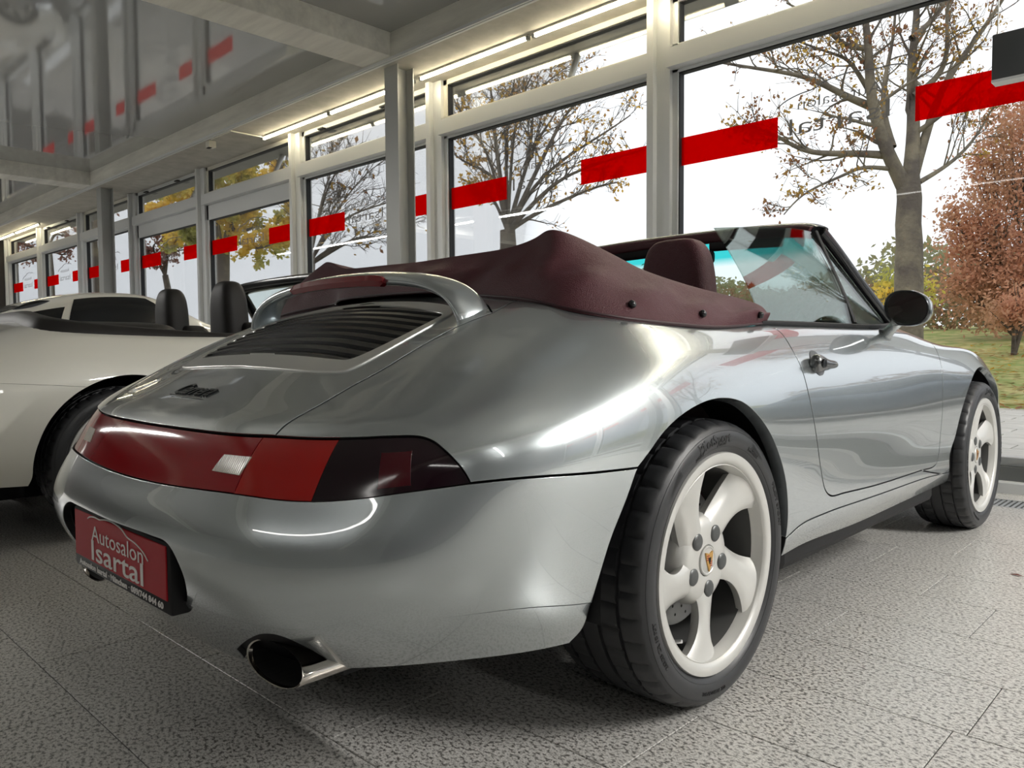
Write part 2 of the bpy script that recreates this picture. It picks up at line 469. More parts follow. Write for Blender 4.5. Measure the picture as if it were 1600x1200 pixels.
# feature curves of the right side; each pixel only picks where on the body a seam runs
pL, pK, pA1, pA2, pA3 = (430, 681), (735, 755), (997, 731), (925, 943), (892, 1016)
pA4, pA5, pF1, pT = (1227, 842), (1220, 868), (1483, 738), (770, 489)
vLT, vLB = BODY.px(298, 671)[1], BODY.px(265, 758)[1]
uvL, uvK, uvA1, uvA2, uvA3, uvA4, uvA5, uvF1, uvT = [BODY.px(*p) for p in (pL, pK, pA1, pA2, pA3, pA4, pA5, pF1, pT)]
c_lidlow = smooth_curve([(0, TV[4]), (.15, TV[4]), BODY.px(364, 678), uvL])
c_lidside = smooth_curve([uvL]+[BODY.px(*p) for p in ((442, 667), (463, 653), (512, 626), (554, 601), (595, 580), (628, 559), (710, 513))]+[uvT])
c_lidtop = smooth_curve([uvT, BODY.px(754, 474), (TU[2], TV[8]-.055), (TU[1], TV[8]-.055), (0, TV[8]-.055)])
c_cowl = smooth_curve([uvT, BODY.px(809, 468), (BODY.px(809, 468)[0]+.06, TV[8])])
c_ltop = smooth_curve([uvL]+[BODY.px(*p) for p in ((488, 684), (554, 683.7), (616, 681), (650, 681), (664, 683.5), (678, 690), (702, 711), (723, 735))]+[uvK], ds=.006, iters=1)
c_lbot = smooth_curve([(0, TV[3]), (.15, TV[3])]+[BODY.px(*p) for p in ((364, 770.4), (463, 782), (554, 778.6), (636, 768))]+[uvK])
c_seam = smooth_curve([uvK, BODY.px(840, 745), uvA1])
c_archb = smooth_curve([uvA1]+[BODY.px(*p) for p in ((980, 780), (956, 840), (940, 892))]+[uvA2])
c_archv = smooth_curve([uvA2, BODY.px(912, 984), uvA3])
c_archq = smooth_curve([uvA1]+[BODY.px(*p) for p in ((1014, 709.6), (1035, 679), (1060, 654), (1085, 637), (1110, 626), (1135, 623), (1160, 629), (1181, 646), (1202, 675), (1218, 713), (1228, 753), (1231, 795))]+[uvA4], iters=3)
c_archs = smooth_curve([uvA4, uvA5])
c_crease = smooth_curve([BODY.px(*p) for p in ((290, 944), (332, 962), (402, 980), (480, 986), (600, 978), (720, 964), (840, 950))]+[uvA2], iters=4)
c_pocket = smooth_curve([(0, BODY.px(190, 822)[1]), BODY.px(235, 838), BODY.px(258, 848), BODY.px(272, 868), BODY.px(286, 900), BODY.px(291, 925), BODY.px(290, 944)], ds=.005, iters=1)
c_crease0 = smooth_curve([(0, BODY.px(290, 944)[1]), BODY.px(290, 944)])
c_hem = smooth_curve([(0, 0.004), (.25, .004), BODY.px(368, 1018)])
c_exh = smooth_curve([BODY.px(*p) for p in ((368, 1018), (378, 1008), (390, 1000), (412, 993), (437, 996), (472, 1011), (505, 1030), (522, 1041))]+[BODY.px(540, 1047)], ds=.006, iters=1)
c_hem2 = smooth_curve([BODY.px(540, 1047), BODY.px(640, 1042), BODY.px(760, 1030), BODY.px(850, 1022), uvA3])
c_sillc = smooth_curve([uvA4]+[BODY.px(*p) for p in ((1250, 821), (1287, 803), (1367, 775), (1453, 745))]+[uvF1])
c_sillb = smooth_curve([uvA5]+[BODY.px(*p) for p in ((1250, 851), (1333, 820), (1400, 796), (1440, 781), (1466, 767))])
c_sillf = smooth_curve([BODY.px(1466, 767), BODY.px(1477, 753), uvF1], iters=0)
fa = [(1.84, .44), (1.885, .525), (1.945, .60), (2.03, .658), (2.13, .69), (2.24, .698), (2.35, .68), (2.45, .635), (2.525, .57), (2.575, .49), (2.60, .40), (2.605, .31), (2.60, .235)]
c_archf = smooth_curve([uvF1, BODY.yz(1.775, .37)]+[BODY.yz(*p) for p in fa], iters=3)
dr = [BODY.px(*p) for p in ((1204, 510), (1223, 523), (1240, 550), (1253, 577), (1263, 613), (1272, 657), (1278, 697), (1284, 740), (1289, 764), (1298, 774.5), (1320, 770))]
c_doorr = smooth_curve([(dr[0][0]-.025, TV[8])]+dr, ds=.006, iters=1)
c_doorb = smooth_curve([dr[-1], BODY.px(1367, 758.5), BODY.px(1440, 735)])
df = [BODY.px(*p) for p in ((1440, 735), (1459, 729), (1464.5, 722), (1468, 697), (1472.5, 647), (1473, 607), (1470.5, 570), (1463, 547), (1447, 524))]
c_doorf = smooth_curve(df+[BODY.yz(1.31, .842), (BODY.yz(1.25, .85)[0], TV[8])], ds=.006, iters=1)
c_belt = lambda u0, u1: cuv((u0, TV[8]), (u1, TV[8]))
uBonnet = TU[13]+.10

CAR = empty('convertible_car', (0, 0, 0))
tag(CAR, 'silver convertible with burgundy tonneau cover and five-spoke wheels in the foreground', 'car')
def both(name, poly, m, parent=CAR, **k):
    d = panel_data(BODY, poly, **k)
    a = panel_obj(name, d, m, parent); b = panel_obj(name, mirror_data(d), m, parent)
    return a, b
def whole(name, half, m, parent=CAR, **k):
    return panel_obj(name, panel_data(BODY, mirrored(half), **k), m, parent)
REV = lambda c: c[::-1]
LIPS = ((-.06, .30, .41), (2.22, .30, .42))
bumper = whole('rear_bumper', join(c_pocket, c_crease, REV(c_archb), REV(c_seam), REV(c_lbot)), M_SILVER, depth=.03, gap=.0028, lips=LIPS, lip_depth=.02)
valance = whole('rear_valance', join(c_hem, c_exh, c_hem2, REV(c_archv), REV(c_crease), REV(c_crease0)), M_SILVER, depth=.03, gap=.0012, off=-.003)
quarter = join(c_lidside, c_cowl, c_belt(c_cowl[-1][0], c_doorr[0][0]), c_doorr, c_doorb[:2], cuv(c_doorb[1], c_sillc[len(c_sillc)//3]))
iD = int(np.argmin(((c_sillc-np.array(dr[-1])-[.0, -.04])**2).sum(1)))
# the quarter panel reaches under the door down to the sill crease
uq = BODY.px(1482, 733)
quarter = join(c_lidside, c_cowl, c_belt(c_cowl[-1][0], c_doorr[0][0]), c_doorr, c_doorb, cuv(c_doorb[-1], c_sillc[-14]), REV(c_sillc[:-13]), REV(c_archq), REV(c_seam), REV(c_ltop))
quarter_r, quarter_l = both('quarter_panel', quarter, M_SILVER, depth=.02, gap=.0028, lips=LIPS, lip_depth=.032)
sill = join(c_sillb, c_sillf, REV(c_sillc), c_archs)
sill_r, sill_l = both('side_sill', sill, M_SILVER, gap=.0012, off=.002)
door = join(c_doorr, c_doorb, c_doorf, c_belt(c_doorf[-1][0], c_doorr[0][0]))
door_r, door_l = both('door', door, M_SILVER)
fender_top = smooth_curve([(c_doorf[-1][0], TV[8]), (TU[13]+.06, TV[8]-.02), (TU[14], TV[7]+.015), (TU[15], TV[7]-.03), (TU[16], TV[6]), (TU[16]+.10, TV[5])])
fender_front = cuv(fender_top[-1], c_archf[-4])
fender = join(REV(c_doorf), cuv(c_doorf[0], c_sillc[-14]), c_sillc[-14:], c_archf[:-3], REV(fender_front), REV(fender_top))
fender_r, fender_l = both('front_fender', fender, M_SILVER, depth=.02, gap=.0028, lips=LIPS, lip_depth=.025)
lid_half = join(c_lidlow, c_lidside, c_lidtop)
# grille opening in the lid
gO = [(0, BODY.px(400, 574)[1])]+[BODY.px(*p) for p in ((400, 575), (470, 581), (520, 583), (540, 581), (562, 572), (620, 540), (690, 501), (704, 493), (706, 486), (699, 480), (680, 476.5), (640, 474), (600, 474.5))]
gvt = BODY.px(600, 474.5)[1]
g_out = smooth_curve(gO+[(0, gvt+.004)], ds=.006, iters=1)
lid = panel_obj('engine_lid', panel_data(BODY, mirrored(lid_half), holes=[mirrored(g_out)], off=.001), M_SILVER, CAR)
cowl = whole('rear_cowl_panel', join(c_lidtop[::-1], c_cowl, c_belt(c_cowl[-1][0], 0)), M_SILVER)
bonnet_half = join(c_belt(TU[20], TU[13]+.02), cuv((TU[13]+.02, TV[8]), fender_top[4]), fender_top[4:-8], cuv(fender_top[-9], (TU[18], TV[6]), (TU[20], TV[6]-.03)))
def whole_front(name, half, m, **k):
    h = half.copy(); mm = np.stack([BODY.U-h[::-1, 0], h[::-1, 1]], 1)
    return panel_obj(name, panel_data(BODY, join(h, mm), ds=.03, **k), m, CAR)
bonnet = whole_front('bonnet', bonnet_half, M_SILVER)
fb_half = join(cuv((TU[20], TV[6]-.035), (TU[18], TV[6]-.006), fender_top[-8]), fender_top[-8:], fender_front, c_archf[-4:], cuv(c_archf[-1], (TU[18], .004), (TU[20], .004)))
front_bumper = whole_front('front_bumper', fb_half, M_SILVER)
# black inner shell behind the gaps
us = np.linspace(0, BODY.U, 700, endpoint=False); vs = np.linspace(0, BODY.V-.002, 60)
gu, gv = [a.ravel() for a in np.meshgrid(us, vs, indexing='ij')]
PP = BODY.P(gu, gv)-BODY.D(gu, gv)[2]*.016
ok = ~((((PP[:, 1]+.05)**2+(PP[:, 2]-.33)**2 < .395**2) | ((PP[:, 1]-2.2)**2+(PP[:, 2]-.33)**2 < .40**2)) & (np.abs(PP[:, 0]) > .5))
# opening for the tailpipes and the number plate pocket is left to the shell behind them
FF = [f for f in grid_faces(700, 60, wrap_n=True) if all(ok[i] for i in f)]
mesh_obj('inner_shell', PP, FF, M_BLACK, CAR, smooth=True)

# ------------------------------------------------------------------ light band
def lensmat(name, col, rough=0.08):
    return mat(name, col, rough, 0.0, coat=0.0, spec=0.6)
M_LENS = lensmat('red_lens', (0.32, 0.004, 0.010)); M_LENS2 = lensmat('bright_red_lens', (0.42, 0.010, 0.008))
M_SMOKE = lensmat('smoked_lens', (0.012, 0.004, 0.007)); M_SMOKE2 = lensmat('dark_red_reflector', (0.055, 0.004, 0.008))
M_CLEAR = mat('ribbed_clear_lens', (0.62, 0.58, 0.50), 0.18)
n, l, b = nodes_of(M_CLEAR)
_tc = n.new('ShaderNodeTexCoord'); _wv = n.new('ShaderNodeTexWave'); _wv.inputs['Scale'].default_value = 60; _wv.bands_direction = 'X'
_bp = n.new('ShaderNodeBump'); _bp.inputs['Strength'].default_value = .6; _bp.inputs['Distance'].default_value = .003
l.new(_tc.outputs['Object'], _wv.inputs[0]); l.new(_wv.outputs['Fac'], _bp.inputs['Height']); l.new(_bp.outputs[0], b.inputs['Normal'])
c_top = join(c_lidlow, c_ltop)
def near(c, x, y):
    return int(((proj(BODY.P(c[:, 0], c[:, 1]))-[x, y])**2).sum(1).argmin())
iT, iB = near(c_top, 407, 680), near(c_lbot, 364, 770)
jT, jB = near(c_top, 526, 684), near(c_lbot, 483, 782)
band = whole('light_band', join(c_lbot[:iB+1], cuv(c_lbot[iB], c_top[iT]), REV(c_top[:iT+1])), M_LENS, off=-.005, gap=.002, depth=.02)
lamp = join(c_lbot[iB:jB+1], cuv(c_lbot[jB], c_top[jT]), REV(c_top[iT:jT+1]), cuv(c_top[iT], c_lbot[iB]))
both('tail_lamp', lamp, M_LENS2, off=-.005, gap=.0015, depth=.02)
smoke = join(c_lbot[jB:], REV(c_top[jT:]), cuv(c_top[jT], c_lbot[jB]))
sm_r, sm_l = both('indicator_lamp', smoke, M_SMOKE, off=-.005, gap=.0003, depth=.02)
refl = [BODY.px(*p) for p in ((593, 704), (645, 701), (643, 760), (586, 766))]
d = panel_data(BODY, join(*[cuv(refl[i], refl[(i+1) % 4]) for i in range(4)]), off=-.0046, depth=.001)
panel_obj('reflector', d, M_SMOKE2, sm_r); panel_obj('reflector', mirror_data(d), M_SMOKE2, sm_l)
rv = [BODY.px(*p) for p in ((348, 709), (390, 713), (371, 741), (329, 734))]
d = panel_data(BODY, join(*[cuv(rv[i], rv[(i+1) % 4]) for i in range(4)]), off=-.0030, depth=.003, gap=.0)
panel_obj('reversing_lamp', d, M_CLEAR, band); panel_obj('reversing_lamp', mirror_data(d), M_CLEAR, band)

# ------------------------------------------------------------------ grille in the engine lid
gI = [BODY.px(*p) for p in ((390, 555), (480, 560), (530, 565), (548, 564.5), (570, 556), (640, 522), (685, 499), (694, 494.5), (690, 491), (671, 487.6), (618, 480.5), (560, 479))]
g_in = smooth_curve([(0, gI[0][1])]+gI+[(0, gI[-1][1]+.006)], ds=.006, iters=1)
M_GRFRAME = mat('satin_silver_frame', (0.72, 0.72, 0.70), 0.32, 0.8)
frame = panel_obj('grille_frame', panel_data(BODY, mirrored(g_out), holes=[mirrored(g_in)], off=.005, depth=.02, gap=.001, edge=.004, ds=.006), M_GRFRAME, lid)
M_SLAT = mat('black_grille_slat', (0.006, 0.007, 0.007), 0.33)
v_lo, v_hi = g_in[:, 1].min(), g_in[:, 1].max()
gpoly = mirrored(g_in); NS = 10
for k in range(NS):
    va = v_lo+(v_hi-v_lo)*(k+.02)/NS; vb = v_lo+(v_hi-v_lo)*(k+1.05)/NS
    rows = []
    for (vv, of) in ((va, -.012), (va, .003), (va+.4*(vb-va), .0035), (vb, -.006)):
        uu = np.linspace(0, .6, 300); ins_ = inside(gpoly, np.stack([uu, np.full(300, min(max(vv, v_lo+.004), v_hi-.004))], 1))
        um = uu[ins_].max()+.004 if ins_.any() else .02
        u_ = np.linspace(-um, um, 41); v_ = np.full(41, min(vv, v_hi))
        rows.append(BODY.P(u_, v_)+BODY.D(u_, v_)[2]*of)
    G = np.array(rows).transpose(1, 0, 2).reshape(-1, 3)
    mesh_obj('grille_slat', G, grid_faces(41, 4), M_SLAT, lid, smooth=False)

# ------------------------------------------------------------------ rear hoop spoiler with brake lamp
HP = np.array([(.452, -.384, .840), (.446, -.388, .868), (.430, -.392, .895), (.398, -.395, .920), (.338, -.400, .942), (.245, -.404, .957), (.12, -.408, .966), (0, -.410, .968)])
HP = np.vstack([HP, HP[::-1][1:]*[-1, 1, 1]])
hs = Spline1(np.arange(len(HP))); HQ = hs.W(np.linspace(0, len(HP)-1, 97))@HP
hv = []
for i, p in enumerate(HQ):
    t = HQ[min(i+1, 96)]-HQ[max(i-1, 0)]; t /= np.linalg.norm(t)
    e1 = np.array([0, 1., .22]); e1 -= t*e1.dot(t); e1 /= np.linalg.norm(e1)
    e2 = np.cross(t, e1); e2 = e2 if e2[2]*1.0-0.6*abs(0) > 0 or abs(e2[2]) < .3 else -e2
    s_ = min(1, abs(p[0])/.478); a = .034+.018*s_**4; bth = .0125+.004*(1-s_)
    if abs(t[2]) > .3: e2 = e2 if e2[0]*p[0] > 0 else -e2
    for k in range(20):
        th = 2*PI*k/20; c, s2 = math.cos(th), math.sin(th)
        hv.append(p+e1*a*math.copysign(abs(c)**.75, c)+e2*bth*math.copysign(abs(s2)**.85, s2))
hf = []
for i in range(96):
    for k in range(20): hf.append((i*20+k, i*20+(k+1) % 20, (i+1)*20+(k+1) % 20, (i+1)*20+k))
hoop = mesh_obj('hoop_spoiler', hv, hf, M_SILVER, lid, smooth=True)
bm = bmesh.new(); bm.from_mesh(hoop.data); bmesh.ops.recalc_face_normals(bm, faces=bm.faces[:]); bm.to_mesh(hoop.data); bm.free()
# raised housing of the high brake lamp on the rear face of the hoop
bl = []; xs = np.linspace(-.205, .205, 31)
for x in xs:
    i = int(np.abs(HQ[:, 0]-x).argmin()); c = HQ[i]
    e = 1-max(0, (abs(x)-.19)/.015)*.6
    for (dy, dz) in ((-.026, -.013*e), (-.040, -.013*e), (-.043, 0), (-.038, .013*e), (-.024, .014*e)):
        bl.append((x, c[1]+dy, c[2]+dz-.008))
mb = MB(); mb.add(bl, grid_faces(31, 5, flip=True)+[tuple(range(5)), tuple(30*5+k for k in range(5))[::-1]])
mb.build('brake_lamp', mat('brake_lamp_red', (0.20, 0.006, 0.012), 0.2), hoop, smooth=False)

# ------------------------------------------------------------------ script lettering on the lid
cv = BODY.px(297, 611)[1]
V, F = text_mesh('Carrera', .037, .0016, bold=.0004)
V = np.array(V); V[:, 0] += V[:, 1]*.45
V[:, 0] *= 0.175/(V[:, 0].max()-V[:, 0].min())
u_, v_ = V[:, 0], cv+V[:, 1]
Pt = BODY.P(u_, v_)+BODY.D(u_, v_)[2]*(V[:, 2:3]+.003)
mesh_obj('script_lettering', Pt, F, M_BLACKGLOSS, lid)
# underline stroke of the script
uu = np.linspace(-.085, .075, 20); st = BODY.P(uu, np.full(20, cv-.0165))+BODY.D(uu, np.full(20, cv-.0165))[2]*.004
MB().tube(st, .0016, 6).build('script_underline', M_BLACKGLOSS, lid)

# ------------------------------------------------------------------ number plate
PY = -.968
M_PLATE = mat('red_plate_print', (0.36, 0.004, 0.012), 0.5, spec=.2); M_PRINT = mat('white_print', (0.72, 0.70, 0.68), 0.5)
plate = MB().box(-.262, .262, PY-.004, PY+.035, .312, .448, .006).build('plate_frame', M_BLACK, CAR, auto=.6)
MB().box(-.250, .250, PY-.0065, PY-.003, .339, .441, .002).build('number_plate', M_PLATE, plate)
MB().box(-.235, .235, PY+.03, PY+.05, .335, .46).build('plate_bracket', M_BLACK, plate)
def flat_text(body, size, x, z, y, m, parent, width=None, name='print', bold=0.0):
    V, F = text_mesh(body, size, .0004, bold=bold); V = np.array(V)
    if width: V[:, 0] *= width/(V[:, 0].max()-V[:, 0].min())
    return mesh_obj(name, np.stack([x+V[:, 0], y-V[:, 2], z+V[:, 1]], 1), [f for f in F], m, parent)
flat_text('Autosalon', .048, .005, .402, PY-.0072, M_PRINT, plate, .285, 'plate_print')
flat_text('Isartal', .062, .0, .364, PY-.0072, M_PRINT, plate, .285, 'plate_print', .0005)
flat_text('Autosalon Isartal · München · 089/744 844 60', .017, .0, .3255, PY-.0048, M_PRINT, plate, .46, 'frame_print', .0005)
def swoosh(x0, z0, w, h, y, m, parent, name, thick=.0016, flip=1):
    pts = [(-.5, .30), (-.46, .42), (-.36, .5), (-.28, .46), (-.26, .50), (-.1, .62), (.08, .50), (.2, .2), (.3, .12), (.42, -.1), (.5, -.42)]
    c = smooth_curve(np.array(pts), .02, 1)
    return MB().tube([(x0+flip*p[0]*w, y, z0+p[1]*h) for p in c], thick, 5).build(name, m, parent)
swoosh(.005, .418, .33, .045, PY-.007, M_PRINT, plate, 'plate_print')

# ------------------------------------------------------------------ exhaust tips
def exhaust(sx):
    cx, cz = .447, .250
    mb = MB(); ring = []
    prof = [(-.68, 1.0), (-.85, 1.0), (-.870, 1.01), (-.873, 1.0), (-.872, .95), (-.865, .93), (-.70, .90)]
    n_ = 40
    for (y, k) in prof:
        for i in range(n_):
            a = 2*PI*i/n_; ca, sa = math.cos(a), math.sin(a)
            slant = .010*sa if y < -.86 else 0
            ring.append((sx*(cx+.096*k*math.copysign(abs(ca)**.9, ca)), y+slant, cz+.0315*k*sa))
    f = [(j*n_+i, j*n_+(i+1) % n_, (j+1)*n_+(i+1) % n_, (j+1)*n_+i) for j in range(5) for i in range(n_)]
    o = MB().add(ring[:6*n_], f[:5*n_]).build('tailpipe', M_CHROME, CAR, auto=.7)
    MB().add(ring[5*n_:], [(i, (i+1) % n_, n_+(i+1) % n_, n_+i) for i in range(n_)]+[tuple(n_+i for i in range(n_))]).build('pipe_bore', mat('sooty_black', (.004, .004, .004), .9), o)
exhaust(1); exhaust(-1)

# ------------------------------------------------------------------ wheels
def bend_text(body, size, r, ang0, x, inward=False, width=None, bold=0.0):
    V, F = text_mesh(body, size, .0006, bold=bold); V = np.array(V)
    if width: V[:, 0] *= width/(V[:, 0].max()-V[:, 0].min())
    out = []
    for (a, b_, c) in V:
        if inward: th = ang0+a/r; rr = r-b_
        else: th = ang0-a/r; rr = r+b_
        out.append((x(rr)+c+.0005, rr*math.cos(th), rr*math.sin(th)))
    return out, F
def make_wheel(name):
    """axis along x, outer face towards +x, local origin at the centre"""
    barrel = [(-.118, .246), (-.112, .228), (-.06, .208), (.02, .203), (.07, .206), (.092, .2085)]
    rimp = [(.090, .2085), (.104, .211), (.114, .2155), (.1185, .2165), (.1175, .2185), (.1215, .221), (.1255, .229), (.1265, .238), (.1255, .2445), (.120, .2465), (.112, .246)]
    mb = MB(); mb.lathe(rimp, 96, 'x')
    hub = [(.05, .105), (.070, .103), (.084, .094), (.091, .080), (.093, .06), (.092, .036), (.086, .034), (.086, 0.0005)]
    mb.lathe(hub, 60, 'x')
    Rs = np.linspace(.060, .2215, 15)
    for k in range(5):
        base = math.radians(54+72*k); sec = []
        for r in Rs:
            q = (r-.06)/(.2215-.06)
            th0 = base+math.radians(8-21*q)
            w = .094-.024*math.sin(PI*q)+.078*q**3.2
            a0 = .092+.010*q+.014*q**3; tw = .30*math.sin(PI*min(1, q*1.02))*(1-.3*q)
            loop = []
            for j in range(9):
                s_ = -1+2*j/8; t = s_*w/2
                loop.append((t, a0-tw*t-.012*abs(s_)**3.2))
            for j in range(9):
                s_ = 1-2*j/8; t = s_*w/2*.90
                loop.append((t, a0-tw*t-.030-.012*(1-s_*s_)))
            sec.append([(a, r*math.cos(th0)-t*math.sin(th0), r*math.sin(th0)+t*math.cos(th0)) for (t, a) in loop])
        v = [p for s_ in sec for p in s_]; n_ = 18
        mb.add(v, [(i*n_+j, i*n_+(j+1) % n_, (i+1)*n_+(j+1) % n_, (i+1)*n_+j) for i in range(14) for j in range(n_)])
    rim = mb.build(name, M_WHEEL, None, auto=.75)
    MB().lathe(barrel, 72, 'x').build('rim_barrel', mat('shaded_rim_barrel', (.10, .10, .098), .6, .3), rim, smooth=True)  # dark grey puts the shade behind the spokes into the barrel colour
    # tyre
    half = [(.116, .2445), (.121, .2485), (.1275, .256), (.1315, .266), (.1325, .276), (.131, .287), (.127, .2965), (.1235, .3005), (.1228, .3018), (.119, .3065), (.111, .3115), (.100, .3150), (.080, .3172), (.0795, .3105), (.0715, .3105), (.071, .3177), (.030, .3184), (.0295, .3112), (.0205, .3112), (.020, .3185)]
    prof = half+[(-a, r) for a, r in half[::-1]]
    nseg = 216; v = []; m_ = len(prof)
    for k in range(nseg):
        a_ = 2*PI*k/nseg; c, s_ = math.cos(a_), math.sin(a_)
        for i, (ax, r) in enumerate(prof):
            rr = r
            if 9 <= min(i, m_-1-i) <= 12 and k % 6 == 0: rr -= .0055 if min(i, m_-1-i) > 9 else .002
            if 15 <= min(i, m_-1-i) <= 16 and (k+3) % 6 == 0: rr -= .005
            v.append((ax, rr*c, rr*s_))
    f = [(k*m_+i, k*m_+i+1, ((k+1) % nseg)*m_+i+1, ((k+1) % nseg)*m_+i) for k in range(nseg) for i in range(m_-1)]
    tyre = MB().add(v, f).build('tyre', M_RUBBER, rim, auto=.6)
    hx = lambda rr: float(np.interp(rr, [p[1] for p in half[:9]], [p[0] for p in half[:9]]))
    tx = MB()
    # raised rings on the sidewall
    for rr in (.2595, .2945):
        tx.lathe([(hx(rr-.0007)-.0003, rr-.0007), (hx(rr)+.0007, rr), (hx(rr+.0007)-.0003, rr+.0007)], 96, 'x')
    for (body, size, r, deg, wid) in (('PilotSport', .030, .2785, 98, .135), ('RADIAL X', .010, .2655, 112, .035), ('TUBELESS', .007, .2655, 91, .03), ('265/35 ZR 18 93Y', .012, .2785, 205, .12), ('PILOT SPORT', .016, .2785, 20, .12), ('MICHELIN', .011, .268, 60, .05)):
        V_, F_ = bend_text(body, size, r, math.radians(deg), hx, width=wid, bold=.0004); tx.add(V_, F_)
    V_, F_ = bend_text('TREADWEAR 220', .012, .2795, math.radians(262), hx, inward=True, width=.10); tx.add(V_, F_)
    for k in range(22):        # small ribs either side of the name
        for dg in (128+k*.55, 62-k*.55):
            a_ = math.radians(dg); r0, r1 = .2735, .2735+.016*(1-k/26)
            c, s_ = math.cos(a_), math.sin(a_); w_ = .0006
            tx.add([(hx(r0)+.0008, r0*c-w_*s_, r0*s_+w_*c), (hx(r0)+.0008, r0*c+w_*s_, r0*s_-w_*c), (hx(r1)+.0008, r1*c+w_*s_, r1*s_-w_*c), (hx(r1)+.0008, r1*c-w_*s_, r1*s_+w_*c)], [(0, 1, 2, 3)])
    tx.build('sidewall_lettering', M_RUBBERTXT, rim)
    # centre cap with shield
    cap = MB().lathe([(.080, .0335), (.0935, .0335), (.0955, .032), (.0955, .029), (.0945, .0275), (.0965, .015), (.097, .0003)], 48, 'x').build('centre_cap', mat('cap_silver', (.60, .60, .58), .35, .4), rim, auto=.5)
    sh = []
    for i in range(13): sh.append((-.0105+.021*i/12, .013-.0015*math.cos(PI*(i-6)/6)))
    for i in range(1, 12): t = i/12; sh.append((.0105*math.cos(t*PI/2)*(1 if t < .999 else 0), .012-.029*t))
    sh.append((0, -.0175))
    for i in range(11, 0, -1): t = i/12; sh.append((-.0105*math.cos(t*PI/2), .012-.029*t))
    sh = [(p[0]*1.4, p[1]*1.4) for p in sh]
    crest = MB().prism(sh, .0955, .0985, lambda a, b_, c: (c, a, b_)).build('crest', M_GOLD, rim)
    q = MB()
    for (a0_, a1_, b0_, b1_) in ((-.0135, -.001, .002, .0135), (.001, .0115, -.0125, -.001)):
        for s_ in (0, 1, 2):
            h = (b1_-b0_)/5; q.add([(.0988, a0_, b0_+2*s_*h), (.0988, a1_, b0_+2*s_*h), (.0988, a1_, b0_+(2*s_+1)*h), (.0988, a0_, b0_+(2*s_+1)*h)], [(0, 1, 2, 3)])
    q.build('crest_stripes', M_CRESTRED, rim)
    q = MB(); sh2 = [(p[0]*.36, p[1]*.36+.001) for p in sh]
    q.prism(sh2, .0985, .0992, lambda a, b_, c: (c, a, b_)).build('crest_shield', M_BLACK, rim)
    for k in range(5):
        a_ = math.radians(54+72*k+5); cy, cz = .065*math.cos(a_), .065*math.sin(a_)
        MB().lathe([(.080, .0190), (.0940, .0190), (.0962, .0165), (.0972, .012), (.0978, .006), (.0980, .0003)], 28, 'x', (0, cy, cz)).build('wheel_bolt', M_BOLT, rim, auto=.6)
    # perforated disc and hub behind the spokes
    mb = MB(); mb.lathe([(.0, .080), (.018, .080), (.018, .160), (.0, .160)], 64, 'x'); mb.lathe([(-.02, .0), (.05, .0), (.05, .078), (-.02, .085)], 40, 'x')
    disc = mb.build('brake_disc', M_DISC, rim, auto=.5)
    q = MB()
    for i in range(60):
        a_ = 2*PI*i/60; r = (.098, .118, .138)[i % 3]+.006*((i//3) % 2); cy, cz = r*math.cos(a_), r*math.sin(a_)
        q.add([(.0186, cy+.0036*math.cos(2*PI*j/8), cz+.0036*math.sin(2*PI*j/8)) for j in range(8)], [tuple(range(8))])
    tag(q.build('disc_holes', M_BLACK, rim), kind='stuff')
    va = math.radians(232)
    MB().tube([(.075, .198*math.cos(va), .198*math.sin(va)), (.100, .190*math.cos(va), .190*math.sin(va))], [.005, .004], 8).build('tyre_valve', mat('valve_cap', (.7, .7, .7), .3, .8), rim)
    return rim
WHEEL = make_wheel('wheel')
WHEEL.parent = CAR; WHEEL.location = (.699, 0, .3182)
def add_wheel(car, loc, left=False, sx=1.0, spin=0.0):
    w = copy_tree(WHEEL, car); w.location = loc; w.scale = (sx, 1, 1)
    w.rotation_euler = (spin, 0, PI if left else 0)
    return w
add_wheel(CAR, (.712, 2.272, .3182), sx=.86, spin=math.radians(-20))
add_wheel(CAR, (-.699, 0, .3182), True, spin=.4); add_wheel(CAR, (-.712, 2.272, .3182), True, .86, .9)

# wheel wells, underbody
def well(yc, zc, R, name='wheel_well', sx=1, x1=.80, parent=None, x0=.40):
    v = []; n_ = 40; f = []
    for i in range(n_+1):
        a = math.radians(9+176*i/n_)
        for x in (x0, x1): v.append((sx*x, yc+R*math.cos(a), zc+R*math.sin(a)))
    f = [(2*i, 2*i+1, 2*i+3, 2*i+2) for i in range(n_)]
    v.append((sx*x0, yc, zc)); c = len(v)-1
    f += [(2*i, 2*i+2, c) for i in range(n_)]
    return MB().add(v, f).build(name, M_BLACK, parent)
for sx in (1, -1):
    well(-.055, .33, .386, sx=sx, parent=CAR, x1=.830); well(2.22, .33, .392, sx=sx, parent=CAR, x1=.80)
mb = MB(); mb.box(-.40, .40, -.70, 3.0, .16, .30); mb.box(-.77, .77, .42, 1.74, .195, .30, .02); mb.box(-.60, .60, -.68, -.42, .25, .32)
mb.build('underbody', M_BLACK, CAR)
# remove the shell inside the plate pocket
sh_o = [c for c in CAR.children if c.name.startswith('inner_shell')][0]
bm = bmesh.new(); bm.from_mesh(sh_o.data)
kill = [f for f in bm.faces if abs(f.calc_center_median().x) < .30 and f.calc_center_median().y < -.9 and .34 < f.calc_center_median().z < .47]
bmesh.ops.delete(bm, geom=kill, context='FACES'); bm.to_mesh(sh_o.data); bm.free()
MB().box(-.31, .31, -.925, -.90, .345, .49).build('plate_pocket', M_BLACK, CAR)

